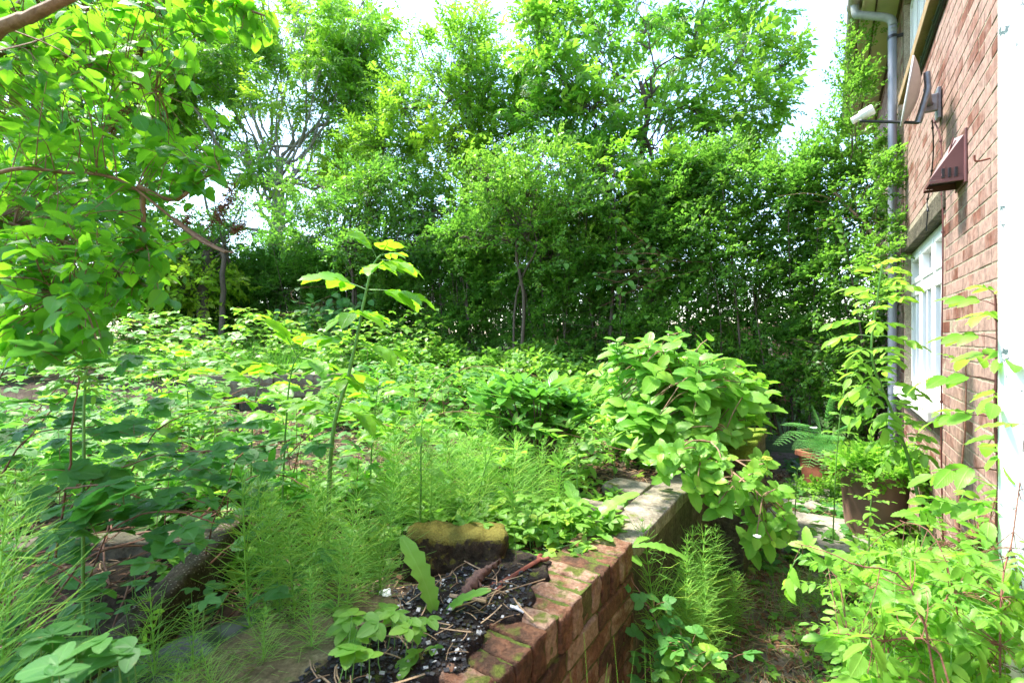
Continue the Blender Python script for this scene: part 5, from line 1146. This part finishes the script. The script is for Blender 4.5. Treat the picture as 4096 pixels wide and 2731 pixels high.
hydrangea('hydrangea', 'low hydrangea branches with green flower heads leaning out over the path', H(-.72, 3.15, .74), tg, rq, [P(3068, 1838, 2.55), P(3155, 1985, 2.6), P(2950, 1920, 2.6), P(2870, 1820, 2.6)], 5, .86, .3)
# glossy evergreen
L_rh = leaf(6, .30, .55, .65, .15, .12)
tg = [P(1930+400*rq.rand(), 1540+190*rq.rand(), 2.6+.5*rq.rand()) for _ in range(44)]
t = thing('laurel_shrub', P(2150, 1750, 2.85)*[1, 1, 0]+[0, 0, .72], 'low glossy laurel like shrub with long narrow leaves in the centre', 'shrub')
RS = [rosette(L_rh, 9, rq, .35, .14) for _ in range(3)]
build('foliage', inst_multi(RS, tg, [0, 1., 0], [0, 0, 1.], .9+.5*rq.rand(44), .2+.6*rq.rand(44), rq), M_rhodo, t)
b0 = WLOC[t.name]; build('stems', cat([tube(path([b0+rq.randn(3)*[.05, .05, 0], (b0+p)/2+[0, 0, .03], p], 8), np.linspace(.007, .003, 8), 5) for p in tg]), M_barkd, t)
# willowherb spikes
L_wi = leaf(4, .22, .55, .65, .12, .25)
proto = None
for (u, v, Y, lb) in [(2062, 1400, 3.5, 'left one of the two slim willowherb spikes above the laurel'), (2160, 1395, 3.5, 'right one of the two slim willowherb spikes above the laurel'), (2190, 1480, 3.4, 'short willowherb spike just right of the two slim ones'), (2440, 1380, 3.9, 'willowherb spike with yellowish tip left of the hydrangea crown'), (2790, 1010, 6.0, 'willowherb like spike high against the hedge')][:4]:
    top_ = P(u, v, Y); g0 = float(gz(top_[0], top_[1])); h_ = top_[2]-g0; t = thing('willowherb', (top_[0], Y, g0), lb, 'weed')
    q = path([[top_[0]+.04, Y, g0], [top_[0]+.02, Y, g0+h_*.5], top_], 20, .01, rq); build('stem', tube(q, np.linspace(.004, .0015, 20), 6), M_gstem, t)
    n = 80; f = np.sort(rq.rand(n))*.97+.03; A = np.arange(n)*2.4; idx = (f*19).astype(int)
    build('foliage', inst(L_wi, q[idx], np.stack([np.cos(A), np.sin(A), .5+.7*f], 1), [0, 0, 1.], .10*(1-.45*f), .1+.5*f+.2*rq.rand(n)), M_cover, t)
# fern in the terracotta pot
ft = thing('fern', (3.20, 4.96, .33), 'green fern with arching fronds growing in the terracotta pot', 'fern')
Lp = leaf(5, .20, .35, .7, .1, .12)
pin = [pinnate(leaf(1, .40, curl=.05), 11, 1.0, .135, rq, 75, .12, m=0, r=.01, first=.05, jit=.05) for _ in range(2)]
for (u, v, y) in [(3330, 1570, 4.9), (3130, 1700, 4.7), (3390, 1850, 4.4), (3180, 1800, 4.7), (3440, 1690, 4.7), (3250, 1620, 5.0), (3300, 1880, 4.4), (3230, 1870, 4.5), (3350, 1760, 4.5), (3100, 1780, 4.6)]:
    p0 = np.array([3.20, 4.96, .36]); p1 = P(u, v, y); L_f = np.linalg.norm(p1-p0)
    q = path([p0, p0*.55+p1*.45+np.array([0, 0, .22*L_f]), p1], 40); gs = [tube(q, np.linspace(.003, .001, 40), 4)]
    for i in range(5, 39, 2):
        f = i/39; ax = unit(q[i+1]-q[i-1]) if i < 39 else unit(q[39]-q[38]); sd_ = unit(np.cross(ax, [0, 0, 1.])+1e-4); upv = np.cross(sd_, ax)
        ln = .15*math.sin(math.pi*(.12+.85*f))**.7*(1-f*.35)
        for sg in (-1, 1): gs.append(inst(pin[i % 2], q[i][None], (sd_*sg+ax*.35)[None], upv[None], ln, rq.rand()*.5+.2))
    build('frond', cat(gs), M_fern, ft)
# dandelions and docks
def dandelion_leaf(n=28):
    g = leaf(n, .27, .85, .42, .35, .55, .0, 0, .10); k = np.arange(n+1); q = (k/n*7.5) % 1; f = .74+.5*q**1.2; f[-3:] = 1; f[0] = 1
    for i in range(n+1): g.V[i*3, 0] *= f[i]; g.V[i*3+2, 0] *= f[i]
    return g
DL = dandelion_leaf()
for (u, v, Y, dirs, lb) in [(1745, 2430, 1.36, [(-.15, .05, 1, .21), (.45, -.1, .9, .15), (.25, -.8, -.15, .16), (-.5, -.4, .5, .15), (.1, -.9, .35, .13)], 'dandelion with upright toothed leaves in front of the mossy block'),
                            (2330, 2160, 1.98, [(.55, .1, .9, .24), (-.1, .3, 1, .20), (.8, -.5, .2, .20), (-.7, .1, .7, .17), (-.9, -.3, .3, .17), (.3, -.6, .6, .15), (.9, .2, .35, .2)], 'dandelion sprawling behind the end of the brick wall'),
                            (2530, 2190, 1.80, [(.95, -.1, .25, .17), (.6, .5, .4, .1)], 'dandelion leaf poking out over the brick wall corner'),
                            (1500, 2600, 1.22, [(.5, -.4, .5, .12), (-.6, -.2, .4, .12), (.1, .5, .6, .11)], 'small dandelion at the bottom among round leaves')]:
    c = P(u, v, Y); c[2] = ZT-.03 if u != 2530 else ZT
    t = thing('dandelion', c, lb, 'weed')
    for (a, b, z_, l_) in dirs:
        build('leaf', inst(DL, (c+[0, 0, .0])[None], [[a, b, z_]], [[-a*z_, -b*z_-.2, 1.]], l_*1.1, .3+.4*rq.rand()), M_hyd, t)
# near bramble canes and leaves at the lower left, and beside the wall
PET = [tri(L_br, rm, .9) for _ in range(4)]
def bramble(label, pts, n, s0, s1, leafm, rs, spread=.10, r=.003, rb=.1, droop=0., T=None):
    pts = [np.asarray(p, float) for p in pts]; t = thing('bramble', pts[0], label, 'bramble')
    q = path(pts, 30, .01, rs); build('stem', tube(q, np.linspace(r, r*.5, 30), 6), M_canes, t)
    i = rs.randint(3, 30, n); pos = q[i]; A = rs.rand(n)*6.28
    d = np.stack([np.cos(A), np.sin(A), .25+.3*rs.randn(n)-droop], 1); up = np.tile([0, -.2, 1.], (n, 1))+rs.randn(n, 3)*.22
    build('foliage', inst_multi(T or PET, pos+rs.randn(n, 3)*spread*[1, 1, .8]*.5, d, up, s0+(s1-s0)*rs.rand(n), rb+.5*rs.rand(n), rs), [leafm, M_canes], t); return t
rbm = np.random.RandomState(44)
for k, (lb, pts, n, m_) in enumerate([
    ('bramble cane arching over the dark hollow at the lower left', [P(100, 2500, 1.5), P(300, 2000, 1.4), P(600, 1830, 1.4), P(900, 1800, 1.35)], 22, M_bramble),
    ('bramble cane with large dusky leaves left of the kerb', [P(300, 2500, 1.7), P(450, 2050, 1.6), P(650, 1950, 1.5), P(820, 2010, 1.45)], 20, M_bramble),
    ('upright bramble shoot with budding tip near the left edge', [P(200, 2300, 1.25), P(270, 1900, 1.2), P(300, 1650, 1.15), P(310, 1500, 1.15)], 12, M_bramble),
    ('low bramble cane at the middle left with bright leaves', [P(400, 2200, 1.9), P(600, 1750, 1.9), P(900, 1620, 1.9), P(1250, 1600, 1.9)], 30, M_cover),
    ('bramble spreading left of the tallest ash sapling', [P(900, 2150, 2.0), P(950, 1850, 1.95), P(1150, 1780, 1.9), P(1380, 1800, 1.8)], 30, M_bramble),
    ('bramble mass under the lilac at the left', [P(-100, 2100, 1.6), P(100, 1750, 1.6), P(350, 1700, 1.7), P(600, 1720, 1.8)], 36, M_bramble),
    ('long bramble arc behind the kerb at the left', [P(0, 1900, 2.3), P(300, 1550, 2.3), P(600, 1480, 2.3), P(900, 1500, 2.3)], 40, M_cover),
    ('high bramble arc below the lilac tip', [P(100, 1700, 2.8), P(400, 1400, 2.8), P(700, 1350, 2.8), P(1000, 1450, 2.8)], 44, M_cover),
    ('bramble tangle at the far left edge', [P(-100, 2000, 1.9), P(0, 1500, 1.9), P(200, 1400, 1.9), P(400, 1420, 1.9)], 40, M_bramble),
    ('bramble cane crossing behind the mossy block', [P(1000, 2000, 2.3), P(1300, 1700, 2.3), P(1600, 1720, 2.2), P(1850, 1900, 2.2)], 26, M_cover),
    ('bramble patch in front of the laurel shrub', [P(1500, 1800, 2.6), P(1800, 1650, 2.6), P(2200, 1720, 2.6), P(2500, 1800, 2.5)], 40, M_cover)]):
    bramble(lb, pts, n, .045, .072, m_, rbm, .12)
q = [P(2520, 2300, 1.83), P(2600, 2440, 1.75), P(2660, 2560, 1.7), P(2720, 2640, 1.68)]
t = bramble('bramble trailing down beside the brick wall corner', q, 20, .035, .050, M_bramble, rbm, .05, .002, .3)
bramble('bright bramble leaves at the foot of the brick wall corner', [P(2560, 2731, 1.75), P(2640, 2600, 1.7), P(2720, 2560, 1.65), P(2790, 2620, 1.6)], 22, .04, .055, M_bramble, rbm, .10, .002, .35)
bramble('small bramble sprout on the earth path', [P(2840, 2760, 1.95), P(2880, 2660, 1.95), P(2900, 2600, 1.95)], 4, .04, .05, M_right, rbm, .02, .002, .4)
bramble('bramble sprig at the bottom right of the brick wall foot', [P(2700, 2790, 1.6), P(2740, 2700, 1.6), P(2790, 2660, 1.6)], 8, .04, .06, M_hyd, rbm, .05, .002, .4)
for k, (lb, pts, n) in enumerate([('large leaved bramble spray low at the left over the hollow', [P(-50, 2300, 1.3), P(150, 2000, 1.2), P(350, 1930, 1.15), P(560, 1990, 1.15)], 26),
    ('bramble spray with broad dusky leaves left of the black sheet', [P(150, 2500, 1.35), P(400, 2150, 1.3), P(650, 2050, 1.25), P(860, 2090, 1.25)], 24),
    ('dark bramble spray in the lower left corner', [P(-80, 2700, 1.1), P(40, 2350, 1.05), P(180, 2250, 1.0), P(330, 2330, 1.0)], 16),
    ('bramble arc between the kerb and the ash sapling', [P(800, 2300, 1.7), P(900, 2000, 1.65), P(1080, 1900, 1.6), P(1250, 1960, 1.55)], 26),
    ('tall bramble arc over the ground cover at the centre left', [P(700, 2000, 3.0), P(900, 1600, 3.0), P(1200, 1540, 3.0), P(1480, 1640, 2.9)], 36),
    ('tall bramble arc left of the terrace wall', [P(200, 1700, 4.0), P(420, 1330, 4.0), P(650, 1300, 4.0), P(900, 1400, 4.0)], 44),
    ('bramble arc over the middle of the bed behind the horsetails', [P(1600, 1800, 3.4), P(1800, 1500, 3.4), P(2050, 1480, 3.4), P(2300, 1580, 3.3)], 36)]):
    bramble(lb, pts, n, .045, .075, M_bramble if k < 4 else M_cover, rbm, .14)
# round leaved honeysuckle at the bottom, in front of the burnt patch
for k, (u0, u1, v0, v1, Y, n, lb) in enumerate([(1350, 1740, 2430, 2680, 1.20, 70, 'round leaved sprigs in front of the burnt patch at the bottom'), (20, 560, 2520, 2760, .92, 40, 'broad smooth leaves close to the camera at the bottom left corner'), (1000, 1350, 2200, 2500, 1.5, 34, 'dark leafy sprigs over the far edge of the sandy slab'), (2050, 2350, 1980, 2190, 2.0, 70, 'leafy weeds crowding the inner side of the brick wall end'),
        (300, 900, 2280, 2500, 1.45, 26, 'sparse leafy sprigs inside the dark hollow')]):
    c = P((u0+u1)/2, v1, Y); c[2] = float(gz(c[0], c[1])); t = thing('leafy_weed', c, lb, 'weed')
    pos = np.array([P(u0+(u1-u0)*rbm.rand(), v0+(v1-v0)*rbm.rand(), Y+.12*rbm.randn()) for _ in range(n)])
    pos[:, 2] = np.maximum(pos[:, 2], gz(pos[:, 0], pos[:, 1])+.01)
    pos = pos[(pos@NX < -.8)]; n = len(pos)
    A = rbm.rand(n)*6.28; T = [inst(leaf(7, .62, .48, .62, .18, .15), [[0, 0, 0]]*3, [[0, 1, 0], [.9, .3, 0], [-.9, .3, 0]], [[0, 0, 1.]]*3, [1, .8, .8], [0, .05, -.05])]
    build('foliage', inst(T[0], pos, np.stack([np.cos(A), np.sin(A), .1*rbm.randn(n)], 1), np.tile([0, -.15, 1.], (n, 1))+rbm.randn(n, 3)*.2, .032*(1.5 if k == 1 else 1)+.022*rbm.rand(n), .2+.6*rbm.rand(n)), [M_bramble if k in (1, 2, 4) else M_cover], t)
    ss = []
    for p in pos:
        b1 = np.array([p[0]+rbm.randn()*.03, p[1]+rbm.randn()*.03, float(gz(p[0], p[1]))]); ss.append(tube([b1, (b1+p)/2+rbm.randn(3)*.006, p], .0011, 4))
    build('stems', cat(ss), M_gstem, t)
# dead canes lying through the hollow
gs = []
for k in range(60):
    x0 = -1.9+1.2*rbm.rand(); y0 = .95+1.1*rbm.rand(); A = rbm.rand()*3.14; L_ = .2+.4*rbm.rand()
    p0 = np.array([x0, y0, 0.]); p1 = p0+np.array([math.cos(A)*L_, math.sin(A)*L_, 0]); 
    for p in (p0, p1): p[2] = float(gz(p[0], p[1]))+.01+.10*rbm.rand()
    gs.append(tube(path([p0, (p0+p1)/2+np.array([0, 0, .04*rbm.randn()+.03]), p1], 9, .01, rbm), .0022+.003*rbm.rand()**2, 5))
tag(build('dead_canes', cat(gs), M_canes, loc=(-1.3, 1.4, .6)), 'tangle of dead reddish canes lying in the dark hollow', 'canes', kind='stuff')
print('verts', sum(len(m.vertices) for m in bpy.data.meshes))
